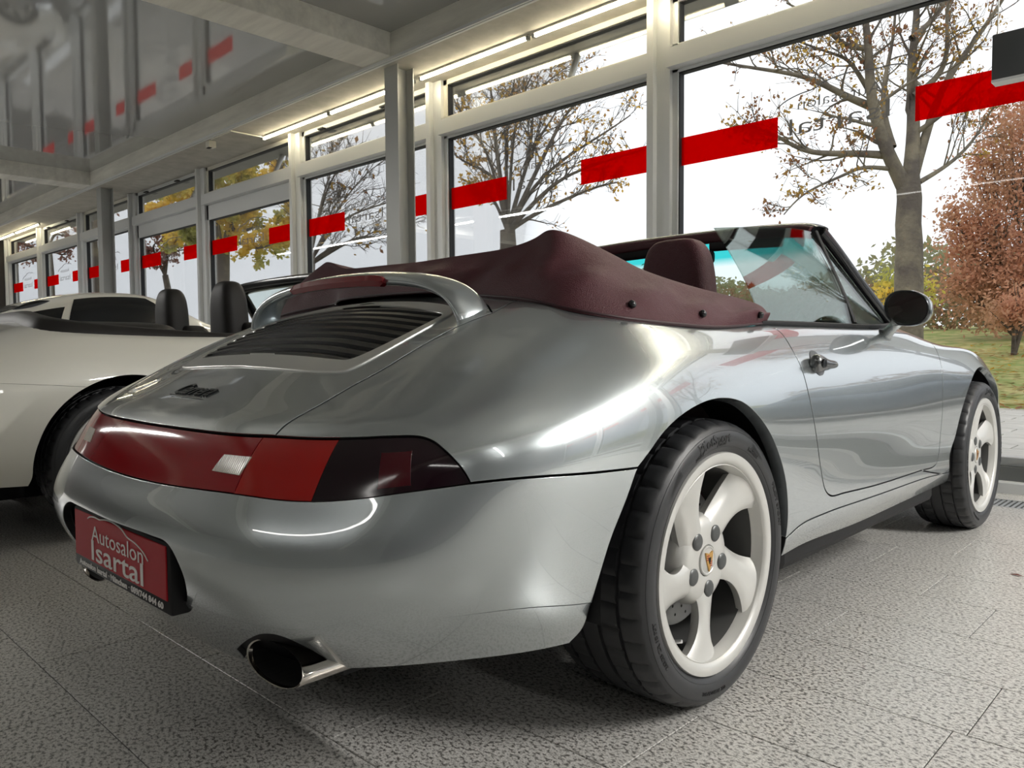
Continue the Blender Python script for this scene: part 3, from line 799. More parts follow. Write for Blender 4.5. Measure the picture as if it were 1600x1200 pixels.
# ------------------------------------------------------------------ glass materials
def glass(name, tint=(1, 1, 1), refl=1.0, ior=1.5, band=None):
    m = bpy.data.materials.new(name); m.use_nodes = True; n, l = m.node_tree.nodes, m.node_tree.links
    n.remove(n['Principled BSDF']); out = n['Material Output']
    tr = n.new('ShaderNodeBsdfTransparent'); tr.inputs[0].default_value = (*tint, 1)
    gl = n.new('ShaderNodeBsdfGlossy'); gl.inputs['Roughness'].default_value = 0.0
    fr = n.new('ShaderNodeFresnel'); fr.inputs[0].default_value = ior
    mu = n.new('ShaderNodeMath'); mu.operation = 'MULTIPLY'; mu.inputs[1].default_value = refl; mu.use_clamp = True
    mx = n.new('ShaderNodeMixShader'); l.new(fr.outputs[0], mu.inputs[0]); l.new(mu.outputs[0], mx.inputs[0])
    l.new(tr.outputs[0], mx.inputs[1]); l.new(gl.outputs[0], mx.inputs[2]); l.new(mx.outputs[0], out.inputs[0])
    if band:
        z0, z1, col = band
        tc = n.new('ShaderNodeTexCoord'); sp = n.new('ShaderNodeSeparateXYZ'); mr = n.new('ShaderNodeMapRange')
        mr.inputs['From Min'].default_value = z0; mr.inputs['From Max'].default_value = z1
        cr = n.new('ShaderNodeMix'); cr.data_type = 'RGBA'
        cr.inputs['A'].default_value = (*tint, 1); cr.inputs['B'].default_value = (*col, 1)
        l.new(tc.outputs['Object'], sp.inputs[0]); l.new(sp.outputs['Z'], mr.inputs[0]); l.new(mr.outputs[0], cr.inputs['Factor'])
        l.new(cr.outputs['Result'], tr.inputs[0])
    return m
G_SCREEN = glass('windscreen_glass', (.86, .95, .93), .8, band=(1.135, 1.165, (.05, .62, .62)))
G_SIDE = glass('side_window_glass', (.86, .95, .92), .8)
G_PANE = glass('showroom_pane', (.985, .99, .99), .55, 1.45)
G_DARK = glass('dark_car_glass', (.10, .14, .15), 1.0)
M_MIRROR = mat('mirror_glass', (.40, .42, .43), 0.01, 1.0)

# ------------------------------------------------------------------ burgundy tonneau cover over the folded roof
n, l, b = nodes_of(M_LEATHER)
tc = n.new('ShaderNodeTexCoord'); t1 = n.new('ShaderNodeTexVoronoi'); t1.inputs['Scale'].default_value = 260; t1.feature = 'DISTANCE_TO_EDGE'
t2 = n.new('ShaderNodeTexNoise'); t2.inputs['Scale'].default_value = 34; t2.inputs['Detail'].default_value = 3
ad = n.new('ShaderNodeMath'); ad.operation = 'MULTIPLY_ADD'; ad.inputs[1].default_value = 1.2
l.new(tc.outputs['Object'], t1.inputs['Vector']); l.new(tc.outputs['Object'], t2.inputs['Vector'])
l.new(t1.outputs['Distance'], ad.inputs[0]); l.new(t2.outputs['Fac'], ad.inputs[2])
bp = n.new('ShaderNodeBump'); bp.inputs['Strength'].default_value = .5; bp.inputs['Distance'].default_value = .004
l.new(ad.outputs[0], bp.inputs['Height']); l.new(bp.outputs[0], b.inputs['Normal'])
hem_px = [(1196, 507), (1160, 510.5), (1114, 512.5), (1045, 507), (962, 497), (880, 482), (820, 469.5)]
hem = [BODY.P(*[[c] for c in BODY.px(*p)])[0] for p in hem_px]
hn = [BODY.D(*[[c] for c in BODY.px(*p)])[2][0] for p in hem_px]
hem = [h+n_*.006 for h, n_ in zip(hem, hn)]
# towards the lid the hem rounds the corner and crosses behind the hoop
hem += [BODY.P(*[[c] for c in BODY.px(770, 461.5)])[0]+np.array([0, 0, .006]), BODY.P(*[[c] for c in BODY.px(735, 457.5)])[0]+np.array([0, 0, .006]), np.array([.20, -.285, .938]), np.array([0, -.28, .942])]
ridge_px = [(1190, 485, .700), (1172, 471, .690), (1100, 452, .655), (1018, 427, .615), (962, 400, .575), (881, 364, .504)]
ridge = [at(p[0], p[1], 'x', p[2]) for p in ridge_px]
pk = ridge[-1]
ridge += [np.array([.44, pk[1]-.012, pk[2]-.006]), np.array([.36, pk[1]-.02, pk[2]-.022]), np.array([.27, pk[1]-.02, pk[2]-.026]), np.array([.14, pk[1]-.025, pk[2]-.028]), np.array([0, pk[1]-.025, pk[2]-.030])]
hem, ridge = np.array(hem), np.array(ridge)
NA = len(hem)
mid1 = hem*.72+ridge*.28; mid2 = hem*.38+ridge*.62
for i in range(NA):            # the cloth bellies out a little above its hem
    o_ = np.array([hem[i][0], min(0, hem[i][1]+.1), 0]); o_ /= np.linalg.norm(o_)+1e-9
    mid1[i] += o_*.012+np.array([0, 0, .012]); mid2[i] += o_*.010+np.array([0, 0, .006])
top1 = ridge*.8+np.array([0, .16, .0])*.2; top1[:, 2] = ridge[:, 2]-.004
front = np.array([(.60, .40, .885), (.55, .37, .90), (.50, .34, .92), (.44, .31, .94), (.38, .29, .96), (.30, .27, .98), (.24, .26, .985), (.18, .25, .99), (.12, .25, .99), (.06, .25, .99), (0, .25, .99)])
rows = [hem-np.array([0, 0, .004]), hem, mid1, mid2, ridge, top1*.5+ridge*.5+np.array([0, .01, -.004]), top1*.45+front*.55, front, front*[.97, 1, 1]-np.array([0, .01, .12])]
netc = np.array(rows).transpose(1, 0, 2)
netc = np.concatenate([netc, (netc[:-1]*[-1, 1, 1])[::-1]], 0)
sa, sb = Spline1(np.arange(len(netc))), Spline1(np.arange(len(rows)))
qa, qb = np.linspace(0, len(netc)-1, 260), np.linspace(0, len(rows)-1, 72)
Gc = np.einsum('ai,bj,ijc->abc', sa.W(qa), sb.W(qb), netc)
# folds: gathers running from the hem studs and along the rear face
for ia, a in enumerate(qa):
    aa = min(a, len(netc)-1-a)
    for ib, bq in enumerate(qb):
        w = max(0, 1-abs(bq-2.4)/1.9)
        p = Gc[ia, ib]
        nz = mnoise.noise(Vector((p[0]*6, p[1]*5, p[2]*9)))*.010+mnoise.noise(Vector((p[0]*15+3, p[1]*13, p[2]*22)))*.0045
        w *= min(1, max(0, (bq-1)/.8)); fold = .006*math.sin(aa*5.2+bq*1.6+math.copysign(.6, a-10))*w
        s_ = 1 if p[0] > 0 else -1
        Gc[ia, ib] = p+np.array([s_*.7, -.35, .5])*(nz+fold)*w
cover = MB(); cover.add(Gc.reshape(-1, 3), grid_faces(260, 72))
COVER = cover.build('tonneau_cover', M_LEATHER, CAR, smooth=True)
bm = bmesh.new(); bm.from_mesh(COVER.data); bmesh.ops.recalc_face_normals(bm, faces=bm.faces[:]); bm.to_mesh(COVER.data); bm.free()
# stitched hem bead and press studs
bead = [Gc[i, 8] for i in range(0, 260, 2)]
MB().tube([Vector(p) for p in bead], .0035, 6).build('hem_piping', mat('dark_burgundy_piping', (.035, .008, .012), .5), COVER, smooth=True)
tree = BVHTree.FromPolygons([v.co[:] for v in COVER.data.vertices], [tuple(p.vertices) for p in COVER.data.polygons])
for (x, y) in ((986, 477), (1096, 491), (1186, 492)):
    dr_ = Vector(ray(x, y)).normalized(); h = tree.ray_cast(Vector(CPOS), dr_)
    if h[0] is None: continue
    p, nn = h[0], h[1] if h[1].dot(dr_) < 0 else -h[1]
    for sx in (1, -1):
        pp = Vector((sx*p.x, p.y, p.z)); n2 = Vector((sx*nn.x, nn.y, nn.z))
        prof = [(-.003, .0085), (.003, .0085), (.005, .0095), (.009, .008), (.0115, .0045), (.012, .0004)]
        q = n2.to_track_quat('Z', 'Y').to_matrix(); mb = MB(); mb.lathe(prof, 20, 'z')
        mb.v = [tuple(q@Vector(v)+pp) for v in mb.v]
        mb.build('press_stud', M_BLACKGLOSS, COVER, smooth=True)

# ------------------------------------------------------------------ windscreen and side glass
def mirx(p, s): return (p[0]*s, p[1], p[2])
HDR = np.array([(.545, 1.185, 1.196), (.50, 1.205, 1.214), (.40, 1.235, 1.226), (.25, 1.26, 1.235), (0, 1.27, 1.239)])
HDRF = np.vstack([HDR, (HDR[:-1]*[-1, 1, 1])[::-1]])
hq = Spline1(np.arange(9)).W(np.linspace(0, 8, 49))@HDRF
def beam(path, sec, name, m, parent, up=(0, 0, 1)):
    """sweep a 2D section (a across, b up) along a path"""
    v = []; n_ = len(sec); k_ = len(path)
    for i, p in enumerate(path):
        t = Vector(path[min(i+1, k_-1)])-Vector(path[max(i-1, 0)]); t.normalize()
        w = Vector(up); w = (w-t*w.dot(t)).normalized(); s_ = t.cross(w)
        for (a, b_) in sec: v.append(Vector(p)+s_*a+w*b_)
    f = [(i*n_+j, i*n_+(j+1) % n_, (i+1)*n_+(j+1) % n_, (i+1)*n_+j) for i in range(k_-1) for j in range(n_)]
    f += [tuple(range(n_))[::-1], tuple((k_-1)*n_+j for j in range(n_))]
    return MB().add(v, f).build(name, m, parent, auto=.6)
rnd = lambda a, b_, n_=14, e=.7: [(a*math.copysign(abs(math.cos(2*PI*i/n_))**e, math.cos(2*PI*i/n_)), b_*math.copysign(abs(math.sin(2*PI*i/n_))**e, math.sin(2*PI*i/n_))) for i in range(n_)]
header = beam(hq, rnd(.036, .017), 'windscreen_header', M_BLACKGLOSS, CAR)
lin = hq[3:-3]-np.array([0, .034, .016])
beam(lin, rnd(.018, .022), 'header_lining', M_LEATHER, header)
for (x0, x1) in ((.10, .40), (-.40, -.10)):
    pts = [hq[int(np.abs(hq[:, 0]-x).argmin())]-np.array([0, .032, .040]) for x in np.linspace(x0, x1, 8)]
    beam(pts, rnd(.012, .030), 'sun_visor', M_BLACK, header)
for s_ in (1, -1):
    A = [(.548, 1.175, 1.190), (.575, 1.245, 1.125), (.605, 1.325, 1.045), (.640, 1.42, .955), (.672, 1.515, .872)]
    A = Spline1(np.arange(5)).W(np.linspace(0, 4, 17))@np.array(A)
    beam([mirx(p, s_) for p in A], rnd(.024, .022), 'windscreen_pillar', M_BLACKGLOSS, CAR, up=(0, .7, .7))
    Bq = [(.552, 1.125, 1.186), (.60, 1.12, 1.08), (.655, 1.105, .97), (.700, 1.09, .868)]
    Bq = Spline1(np.arange(4)).W(np.linspace(0, 3, 9))@np.array(Bq)
    beam([mirx(p, s_) for p in Bq], rnd(.010, .012), 'quarter_window_bar', M_BLACK, CAR, up=(0, 1, 0))
    # door glass: a gently bowed sheet, 4 mm thick
    c00, c10, c01, c11 = [np.array(p) for p in ((.706, .435, .858), (.704, 1.085, .866), (.600, .364, 1.116), (.552, 1.10, 1.184))]
    ctop = np.array((.578, .80, 1.165)); Gd = []
    for side in (0, 1):
        for i in range(13):
            a = i/12
            for j in range(9):
                t = j/8; lo = c00*(1-a)+c10*a; up_ = c01*(1-a)**2+2*a*(1-a)*(2*ctop-.5*(c01+c11))*1.0+c11*a*a
                p = lo*(1-t)+up_*t+np.array([.012*math.sin(PI*t)-.004*side, 0, 0]); Gd.append((s_*p[0], p[1], p[2]))
    fs = grid_faces(13, 9); K_ = 117
    ed = [i*9 for i in range(13)]+[12*9+j for j in range(1, 9)]+[i*9+8 for i in range(11, -1, -1)]+[j for j in range(7, 0, -1)]
    mb = MB(); mb.add(Gd, fs+[tuple(i+K_ for i in f[::-1]) for f in fs]+[(ed[i], ed[(i+1) % len(ed)], ed[(i+1) % len(ed)]+K_, ed[i]+K_) for i in range(len(ed))])
    mb.build('door_window', G_SIDE, CAR, auto=.6)
    tri = [np.array(p) for p in ((.706, 1.11, .868), (.683, 1.455, .868), (.556, 1.145, 1.175))]
    mb = MB(); mb.add([mirx(p, s_) for p in tri]+[mirx(p-np.array([.004, 0, 0]), s_) for p in tri], [(0, 1, 2), (5, 4, 3), (0, 3, 4, 1), (1, 4, 5, 2), (2, 5, 3, 0)])
    mb.build('quarter_window', G_SIDE, CAR)
    # belt moulding along the door top
    ub = np.linspace(c_doorr[0][0]-.02, TU[13], 40); bp_ = BODY.P(ub, np.full(40, BODY.V-.001))
    beam([mirx(p+np.array([0, 0, .004]), s_) for p in bp_], rnd(.011, .007), 'belt_moulding', M_BLACK, CAR)
ub = np.linspace(TU[13], TU[20], 30); base = BODY.P(ub, np.full(30, BODY.V)); base = np.vstack([base, (base[:-1]*[-1, 1, 1])[::-1]])
topc = Spline1(np.arange(9)).W(np.linspace(0, 8, 59))@HDRF
Gs = np.array([[base[i]*(1-t)+topc[i]*t+np.array([0, .05, .02])*math.sin(PI*t)*.6 for t in np.linspace(0, 1, 10)] for i in range(59)]).reshape(-1, 3)
mesh_obj('windscreen', Gs, grid_faces(59, 10), G_SCREEN, CAR, smooth=True)
beam([p+np.array([0, 0, .002]) for p in base], rnd(.012, .008), 'windscreen_seal', M_BLACK, CAR)

# ------------------------------------------------------------------ cabin
def soft_box(x0, x1, y0, y1, z0, z1, bev, lean=0.0, taper=0.0, seg=4):
    bm = bmesh.new(); bmesh.ops.create_cube(bm, size=1)
    bmesh.ops.subdivide_edges(bm, edges=bm.edges[:], cuts=11, use_grid_fill=True)
    for w in bm.verts:
        x, y, z = w.co*2
        # superellipsoid rounding
        nrm = (abs(x)**bev+abs(y)**bev+abs(z)**bev)**(1/bev); mx_ = max(abs(x), abs(y), abs(z))
        k = mx_/nrm if nrm > 0 else 1
        x, y, z = x*k, y*k, z*k
        xx = (x0+x1)/2+x*(x1-x0)/2*(1-taper*(z+1)/2); yy = (y0+y1)/2+y*(y1-y0)/2+lean*(z+1)/2; zz = (z0+z1)/2+z*(z1-z0)/2
        w.co = Vector((xx, yy, zz))
    return MB().bm(bm)
def seat(car, m, x, y, z0=.32, ztop=1.13, hw=.135, suffix=''):
    bk = soft_box(x-.24, x+.24, y-.02, y+.14, z0, z0+.60, 6, -.10, .12).build('seat_back', m, car, smooth=True)
    soft_box(x-hw, x+hw, y-.17, y-.06, z0+.40, ztop, 4.2, -.02, .20).build('headrest', m, bk, smooth=True)
    soft_box(x-.25, x+.25, y+.02, y+.55, z0-.12, z0+.06, 6).build('seat_cushion', m, bk, smooth=True)
    return bk
for x in (.345, -.345): seat(CAR, M_LEATHER, x, .72)
tub = MB(); tub.box(-.66, .66, -.15, 1.6, .22, .30); tub.box(-.68, -.66, -.1, 1.5, .25, .80); tub.box(.66, .68, -.1, 1.5, .25, .80); tub.box(-.60, .60, -.16, -.10, .25, .88)
tub.build('cabin_tub', mat('cabin_carpet', (.03, .012, .015), .9), CAR)
dash = soft_box(-.66, .66, 1.38, 1.80, .55, .845, 5).build('dashboard', M_BLACK, CAR, smooth=True)
mb = MB(); R_ = .19; c_ = Vector((-.35, 1.26, .74))
ax_ = Vector((0, -.9, .42)).normalized(); e1 = Vector((1, 0, 0)); e2 = ax_.cross(e1)
mb.tube([c_+(e1*math.cos(2*PI*i/40)+e2*math.sin(2*PI*i/40))*R_ for i in range(41)], .015, 8, caps=False)
for a in (.2, PI-.2, -PI/2): mb.tube([c_, c_+(e1*math.cos(a)+e2*math.sin(a))*R_], .016, 6)
mb.tube([c_-ax_*.02, c_-ax_*(-.01)], .05, 16); mb.tube([c_, c_-ax_*.25], .03, 8)
mb.build('steering_wheel', M_BLACK, CAR, smooth=True)
rvm = soft_box(-.115, .115, 1.20, 1.235, 1.115, 1.175, 5).build('rear_view_mirror', M_BLACK, CAR, smooth=True)
MB().tube([(0, 1.225, 1.16), (0, 1.26, 1.215)], .008, 8).build('mirror_stalk', M_BLACK, rvm)

# ------------------------------------------------------------------ door mirrors and handles
def door_mirror(s_, door_o):
    c = np.array([.828, 1.19, .917]); v = []; n_ = 36
    prof = [(0, .93), (-.004, .97), (0, 1.0), (.02, 1.02), (.05, .97), (.08, .80), (.10, .52), (.112, .2), (.114, .01)]
    def ring(k, y):
        out = []
        for i in range(n_):
            a = 2*PI*i/n_; ca, sa = math.cos(a), math.sin(a)
            rx = .073 if ca > 0 else .066; rz = .058
            out.append((s_*(c[0]+rx*k*math.copysign(abs(ca)**.9, ca)), c[1]+y-.25*(0)*k, c[2]+rz*k*math.copysign(abs(sa)**.85, sa)-.006*ca*k))
        return out
    for (y, k) in prof: v += ring(k, y)
    f = [(j*n_+i, j*n_+(i+1) % n_, (j+1)*n_+(i+1) % n_, (j+1)*n_+i) for j in range(len(prof)-1) for i in range(n_)]
    o = MB().add(v, f).build('door_mirror', M_SILVER, CAR, auto=.9)
    o.name = 'door_mirror'
    bz = MB(); bz.add(ring(1.012, .012)+ring(1.0, -.003)+ring(.90, -.003)+ring(.88, .012), [(j*n_+i, j*n_+(i+1) % n_, (j+1)*n_+(i+1) % n_, (j+1)*n_+i) for j in range(3) for i in range(n_)])
    bz.build('mirror_bezel', M_BLACKGLOSS, o, auto=.9)
    MB().add(ring(.90, .006), [tuple(range(n_))]).build('mirror_face', M_MIRROR, o)
    st = [(s_*.80, 1.20, .872), (s_*.785, 1.205, .855), (s_*.765, 1.215, .835), (s_*.755, 1.22, .828)]
    MB().tube(st, [.020, .016, .018, .026], 12).build('mirror_foot', M_SILVER, o, smooth=True)
def door_handle(s_, door_o):
    y0 = .425; zc = .750; DY = .046
    def bx(y, z): return float(BODY.P(*[[k] for k in BODY.yz(y, z)])[0][0])
    # flat dark disc: shade of the round recess painted behind the grip
    ys, zs = [], []
    pts = [(.497+DY+.040*math.cos(2*PI*i/32), zc+.034*math.sin(2*PI*i/32)) for i in range(32)]
    v = [(s_*(bx(y, z)+.0012), y, z) for (y, z) in pts]+[(s_*(bx(.497+DY, zc)+.0018), .497+DY, zc)]
    MB().add(v, [(i, (i+1) % 32, 32) for i in range(32)]).build('handle_recess_shade', mat('recess_shadow_grey', (.10, .105, .11), .5, .4), door_o, smooth=True)
    v = []; secs = [(.408, .012, .010), (.413, .020, .014), (.425, .0245, .018), (.445, .0245, .020), (.468, .021, .020), (.495, .0155, .019), (.53, .0125, .018), (.565, .0115, .016), (.585, .010, .012), (.592, .005, .006)]
    for (y, rz, rx) in [(.592-(.592-a_)*.80+DY, b_, c_) for a_, b_, c_ in secs]:
        x0 = bx(y, zc)+.012
        for k in range(16):
            a = 2*PI*k/16; v.append((s_*(x0+rx*math.cos(a)), y, zc+rz*math.sin(a)-(y-DY-.46)*.05))
    n_ = 16
    f = [(i*n_+k, i*n_+(k+1) % n_, (i+1)*n_+(k+1) % n_, (i+1)*n_+k) for i in range(len(secs)-1) for k in range(n_)]+[tuple(range(n_)), tuple((len(secs)-1)*n_+k for k in range(n_))]
    h = MB().add(v, f).build('door_handle', mat('smoked_chrome', (.20, .205, .21), .18, .8), door_o, auto=1.2)
    x0 = bx(.466+DY, zc)
    MB().lathe([(.024, .0125), (.034, .0125), (.0345, .010), (.0335, .009), (.0335, .0003)], 20, 'x', (0, 0, 0)).build('lock_cylinder', M_BLACKGLOSS, door_o, auto=.5)
    lk = bpy.data.objects[-1] if False else door_o.children[-1]
    return x0
for s_, d_ in ((1, door_r), (-1, door_l)):
    door_mirror(s_, d_); x0 = door_handle(s_, d_)
    for ch in d_.children:
        if ch.name.startswith('lock_cylinder'):
            ch.location = (s_*x0, .466+.046, .750)
            if s_ < 0: ch.rotation_euler = (0, 0, PI)

# ------------------------------------------------------------------ the showroom
def wpos(n):
    g = n.new('ShaderNodeNewGeometry'); return g.outputs['Position']
M_GRANITE = mat('speckled_granite', (.4, .4, .39), .30, spec=.5)
n, l, b = nodes_of(M_GRANITE)
mp = n.new('ShaderNodeMapping'); mp.inputs['Scale'].default_value = (1.0, 1.35, 1.0); mp.inputs['Rotation'].default_value = (0, 0, .5); l.new(wpos(n), mp.inputs[0])
t1 = n.new('ShaderNodeTexNoise'); t1.inputs['Scale'].default_value = 95; t1.inputs['Detail'].default_value = 3.5; t1.inputs['Roughness'].default_value = .62
t2 = n.new('ShaderNodeTexNoise'); t2.inputs['Scale'].default_value = 260; t2.inputs['Detail'].default_value = 2
l.new(mp.outputs[0], t1.inputs['Vector']); l.new(mp.outputs[0], t2.inputs['Vector'])
r1 = n.new('ShaderNodeValToRGB'); e = r1.color_ramp.elements
e[0].position = .385; e[0].color = (.15, .145, .135, 1); e[1].position = .53; e[1].color = (.66, .645, .615, 1)
e2_ = r1.color_ramp.elements.new(.46); e2_.color = (.44, .43, .405, 1)
mx = n.new('ShaderNodeMix'); mx.data_type = 'RGBA'; mx.blend_type = 'MULTIPLY'; mx.inputs['Factor'].default_value = .5
r2 = n.new('ShaderNodeValToRGB'); r2.color_ramp.elements[0].position = .36; r2.color_ramp.elements[0].color = (.35, .35, .36, 1); r2.color_ramp.elements[1].position = .52
l.new(t1.outputs['Fac'], r1.inputs[0]); l.new(t2.outputs['Fac'], r2.inputs[0])
l.new(r1.outputs[0], mx.inputs['A']); l.new(r2.outputs[0], mx.inputs['B']); l.new(mx.outputs['Result'], b.inputs['Base Color'])
M_GROUT = mat('dark_joint', (.05, .05, .048), .8)
# beyond the laid tiles the material carries the joints
M_GRANITE2 = M_GRANITE.copy(); M_GRANITE2.name = 'speckled_granite_far'
n, l, b = nodes_of(M_GRANITE2)
br = n.new('ShaderNodeTexBrick'); br.inputs['Scale'].default_value = 1.0; br.inputs['Brick Width'].default_value = .6; br.inputs['Row Height'].default_value = .3
br.inputs['Mortar Size'].default_value = .004; br.inputs['Color1'].default_value = (1, 1, 1, 1); br.inputs['Color2'].default_value = (1, 1, 1, 1); br.inputs['Mortar'].default_value = (.25, .25, .25, 1)
mp2 = n.new('ShaderNodeMapping'); mp2.inputs['Location'].default_value = (0, .682-.6, 0); l.new(wpos(n), mp2.inputs[0]); l.new(mp2.outputs[0], br.inputs[0])
mm = n.new('ShaderNodeMix'); mm.data_type = 'RGBA'; mm.blend_type = 'MULTIPLY'; mm.inputs['Factor'].default_value = 1
src = b.inputs['Base Color'].links[0].from_socket
l.new(src, mm.inputs['A']); l.new(br.outputs[0], mm.inputs['B']); l.new(mm.outputs['Result'], b.inputs['Base Color'])
TX0, TX1, TY0, TY1 = -5.4, 3.0, -.682-.3*4, -.682+.3*12      # laid tiles: y -1.882 .. 2.918
GY = 3.06
fl = MB()
for (x0, x1, y0, y1) in ((-19.2, 8.6, -10.0, TY0), (-19.2, TX0, TY0, 2.84), (TX1, 8.6, TY0, 2.84)):
    fl.add([(x0, y0, 0), (x1, y0, 0), (x1, y1, 0), (x0, y1, 0)], [(0, 1, 2, 3)])
fl.add([(-19.2, GY, 0), (8.6, GY, 0), (8.6, 3.6, 0), (-19.2, 3.6, 0)], [(0, 1, 2, 3)])
FLOOR = fl.build('floor', M_GRANITE2); tag(FLOOR, 'light grey speckled granite floor of the showroom', kind='structure')
MB().add([(TX0, TY0, -.003), (TX1, TY0, -.003), (TX1, 2.84, -.003), (TX0, 2.84, -.003)], [(0, 1, 2, 3)]).build('joint_bed', M_GROUT, FLOOR)
tile_cache = {}
def tile_mesh(w, h):
    k = (round(w, 3), round(h, 3))
    if k not in tile_cache:
        g, bv = .0012, .0012; x, y = w/2-g, h/2-g
        v = [(-x, -y, -.012), (x, -y, -.012), (x, y, -.012), (-x, y, -.012), (-x, -y, -bv), (x, -y, -bv), (x, y, -bv), (-x, y, -bv), (-x+bv, -y+bv, 0), (x-bv, -y+bv, 0), (x-bv, y-bv, 0), (-x+bv, y-bv, 0)]
        f = [(0, 1, 5, 4), (1, 2, 6, 5), (2, 3, 7, 6), (3, 0, 4, 7), (4, 5, 9, 8), (5, 6, 10, 9), (6, 7, 11, 10), (7, 4, 8, 11), (8, 9, 10, 11)]
        me = bpy.data.meshes.new('floor_tile'); me.from_pydata(v, [], f); me.materials.append(M_GRANITE); tile_cache[k] = me
    return tile_cache[k]
row_off = {3: 1.26, 4: .80, 5: 1.119, 6: .91}
for r in range(-4, 12):
    y0 = -.682+.3*r; y1 = min(y0+.3, 2.84)
    if y1-y0 < .02: continue
    off = row_off.get(r, RNG.uniform(0, .6)) % .6
    xs = [TX0]+[x for x in np.arange(math.floor(TX0/.6)*.6+off, TX1, .6) if TX0+.03 < x < TX1-.03]+[TX1]
    for a, c in zip(xs[:-1], xs[1:]):
        t = bpy.data.objects.new('floor_tile', tile_mesh(c-a, y1-y0)); t.location = ((a+c)/2, (y0+y1)/2, 0); link(t, FLOOR)
# drain channel in front of the glazing
M_ALU = mat('brushed_aluminium', (.52, .53, .53), .35, .85)
DR = empty('drain_channel', (0, 2.95, 0)); tag(DR, 'long slotted metal drain grating set in the floor along the windows', 'drain')
MB().box(-9.0, 6.0, -.11, .11, -.06, -.05).build('channel_bed', M_BLACK, DR)
for (y0, y1) in ((-.11, -.095), (.095, .11)): MB().box(-9.0, 6.0, y0, y1, -.05, .0).build('channel_edge', M_ALU, DR)
gme = None
for i in range(300):
    x = 2.6-.0235*i
    if gme is None:
        o = MB().box(-.007, .007, -.095, .095, -.02, -.001).build('grate_bar', M_ALU, DR); gme = o.data
    else:
        o = bpy.data.objects.new('grate_bar', gme); link(o, DR)
    o.location = (x, 0, 0)
fb = MB()
for i in range(300, 490): x = 2.6-.0235*i; fb.box(x-.007, x+.007, -.095, .095, -.02, -.001)
tag(fb.build('grate_bars', M_ALU, DR), kind='stuff')
# leaf scrap lying on the floor
MB().add([(1.06, 1.565, .001), (1.085, 1.572, .006), (1.11, 1.560, .002), (1.088, 1.556, .004)], [(0, 1, 3), (1, 2, 3)]).build('dry_leaf', mat('dry_leaf_brown', (.12, .03, .02), .7))
tag(bpy.data.objects['dry_leaf'], 'tiny curled brown leaf lying on the granite floor', 'leaf')

M_CONC = noise_mix(mat('grey_concrete', (.3, .3, .28), .75), 3.0, (.60, .59, .54), (.78, .77, .70), .35, .7, bump=.15, bscale=60, stretch=(.4, 3, 3))
M_SOFFIT = noise_mix(mat('beige_soffit', (.5, .47, .4), .8), 6.0, (.40, .385, .34), (.50, .48, .43), .35, .7)
M_GLOSSCEIL = mat('lacquered_ceiling', (.46, .465, .45), .055, .5, ior=1.8)
M_STEEL = mat('grey_painted_steel', (.42, .43, .42), .42, .2)
M_ALUFR = mat('grey_aluminium_frame', (.70, .715, .715), .40, .2)
M_CREAMFR = mat('cream_painted_frame', (.70, .68, .60), .5)
M_GASKET = mat('black_gasket', (.015, .016, .02), .6)
M_WALL = mat('grey_plaster', (.30, .31, .30), .8)
M_DARKWALL = mat('dark_brown_wall', (.035, .03, .028), .6)
BEAMS = (-11.5, -4.0, 3.5)
def struct(o, label=None): return tag(o, label, kind='structure')
# lacquered ceiling fields between the beams
edges = [-19.2]+[e for c in BEAMS for e in (c-.2, c+.2)]+[8.6]
cl = MB()
for i in range(0, len(edges), 2):
    cl.add([(edges[i], -10, 3.5), (edges[i+1], -10, 3.5), (edges[i+1], 2.68, 3.5), (edges[i], 2.68, 3.5)], [(3, 2, 1, 0)])
CEIL = struct(cl.build('ceiling', M_GLOSSCEIL), 'glossy grey lacquered ceiling fields')
MB().box(-19.4, 8.8, 2.68, 3.55, 3.3, 3.62).build('window_soffit', M_SOFFIT, CEIL)
MB().box(-19.4, 8.8, 2.655, 2.68, 3.298, 3.62).build('edge_beam', M_CONC, CEIL)
MB().box(-19.4, 8.8, -10.2, 3.55, 3.62, 3.75).build('roof_slab', M_CONC, CEIL)
for c in BEAMS: MB().box(c-.2, c+.2, -10, 2.655, 3.3, 3.62, .006).build('ceiling_beam', M_CONC, CEIL)
for (y, w_, z) in ((2.665, .008, 3.285), (2.70, .012, 3.287)): MB().box(-19.2, 8.6, y-w_, y+w_, z-.01, z+.015).build('cable_track', M_ALUFR, CEIL)
struct(MB().box(-19.4, -19.2, -10, 3.6, 0, 3.62).build('wall_left', M_DARKWALL))
struct(MB().box(-19.4, 8.8, -10.2, -10, 0, 3.62).build('wall_back', M_WALL))
struct(MB().box(8.5, 8.7, 3.2, 3.6, 0, 3.62).box(8.5, 8.7, -10, 3.2, 3.3, 3.62).box(8.5, 8.7, -10, 3.2, 0, 3.3).build('wall_right', mat('slate_plaster', (.11, .115, .12), .8)))

# steel columns (H section)
def column(x):
    mb = MB(); y0, y1 = 2.80, 2.985
    mb.box(x-.095, x+.095, y0, y0+.012, 0, 3.3); mb.box(x-.095, x+.095, y1-.012, y1, 0, 3.3); mb.box(x-.005, x+.005, y0+.012, y1-.012, 0, 3.3)
    return mb
for i, x in enumerate((-11.4, -3.99, 3.5)):
    t = struct(column(x).build('trim_%d' % (i+1), M_STEEL), 'grey steel column of H section')
    MB().box(x-.12, x+.12, 2.77, 3.01, 0, .012).build('base_plate', M_STEEL, t)

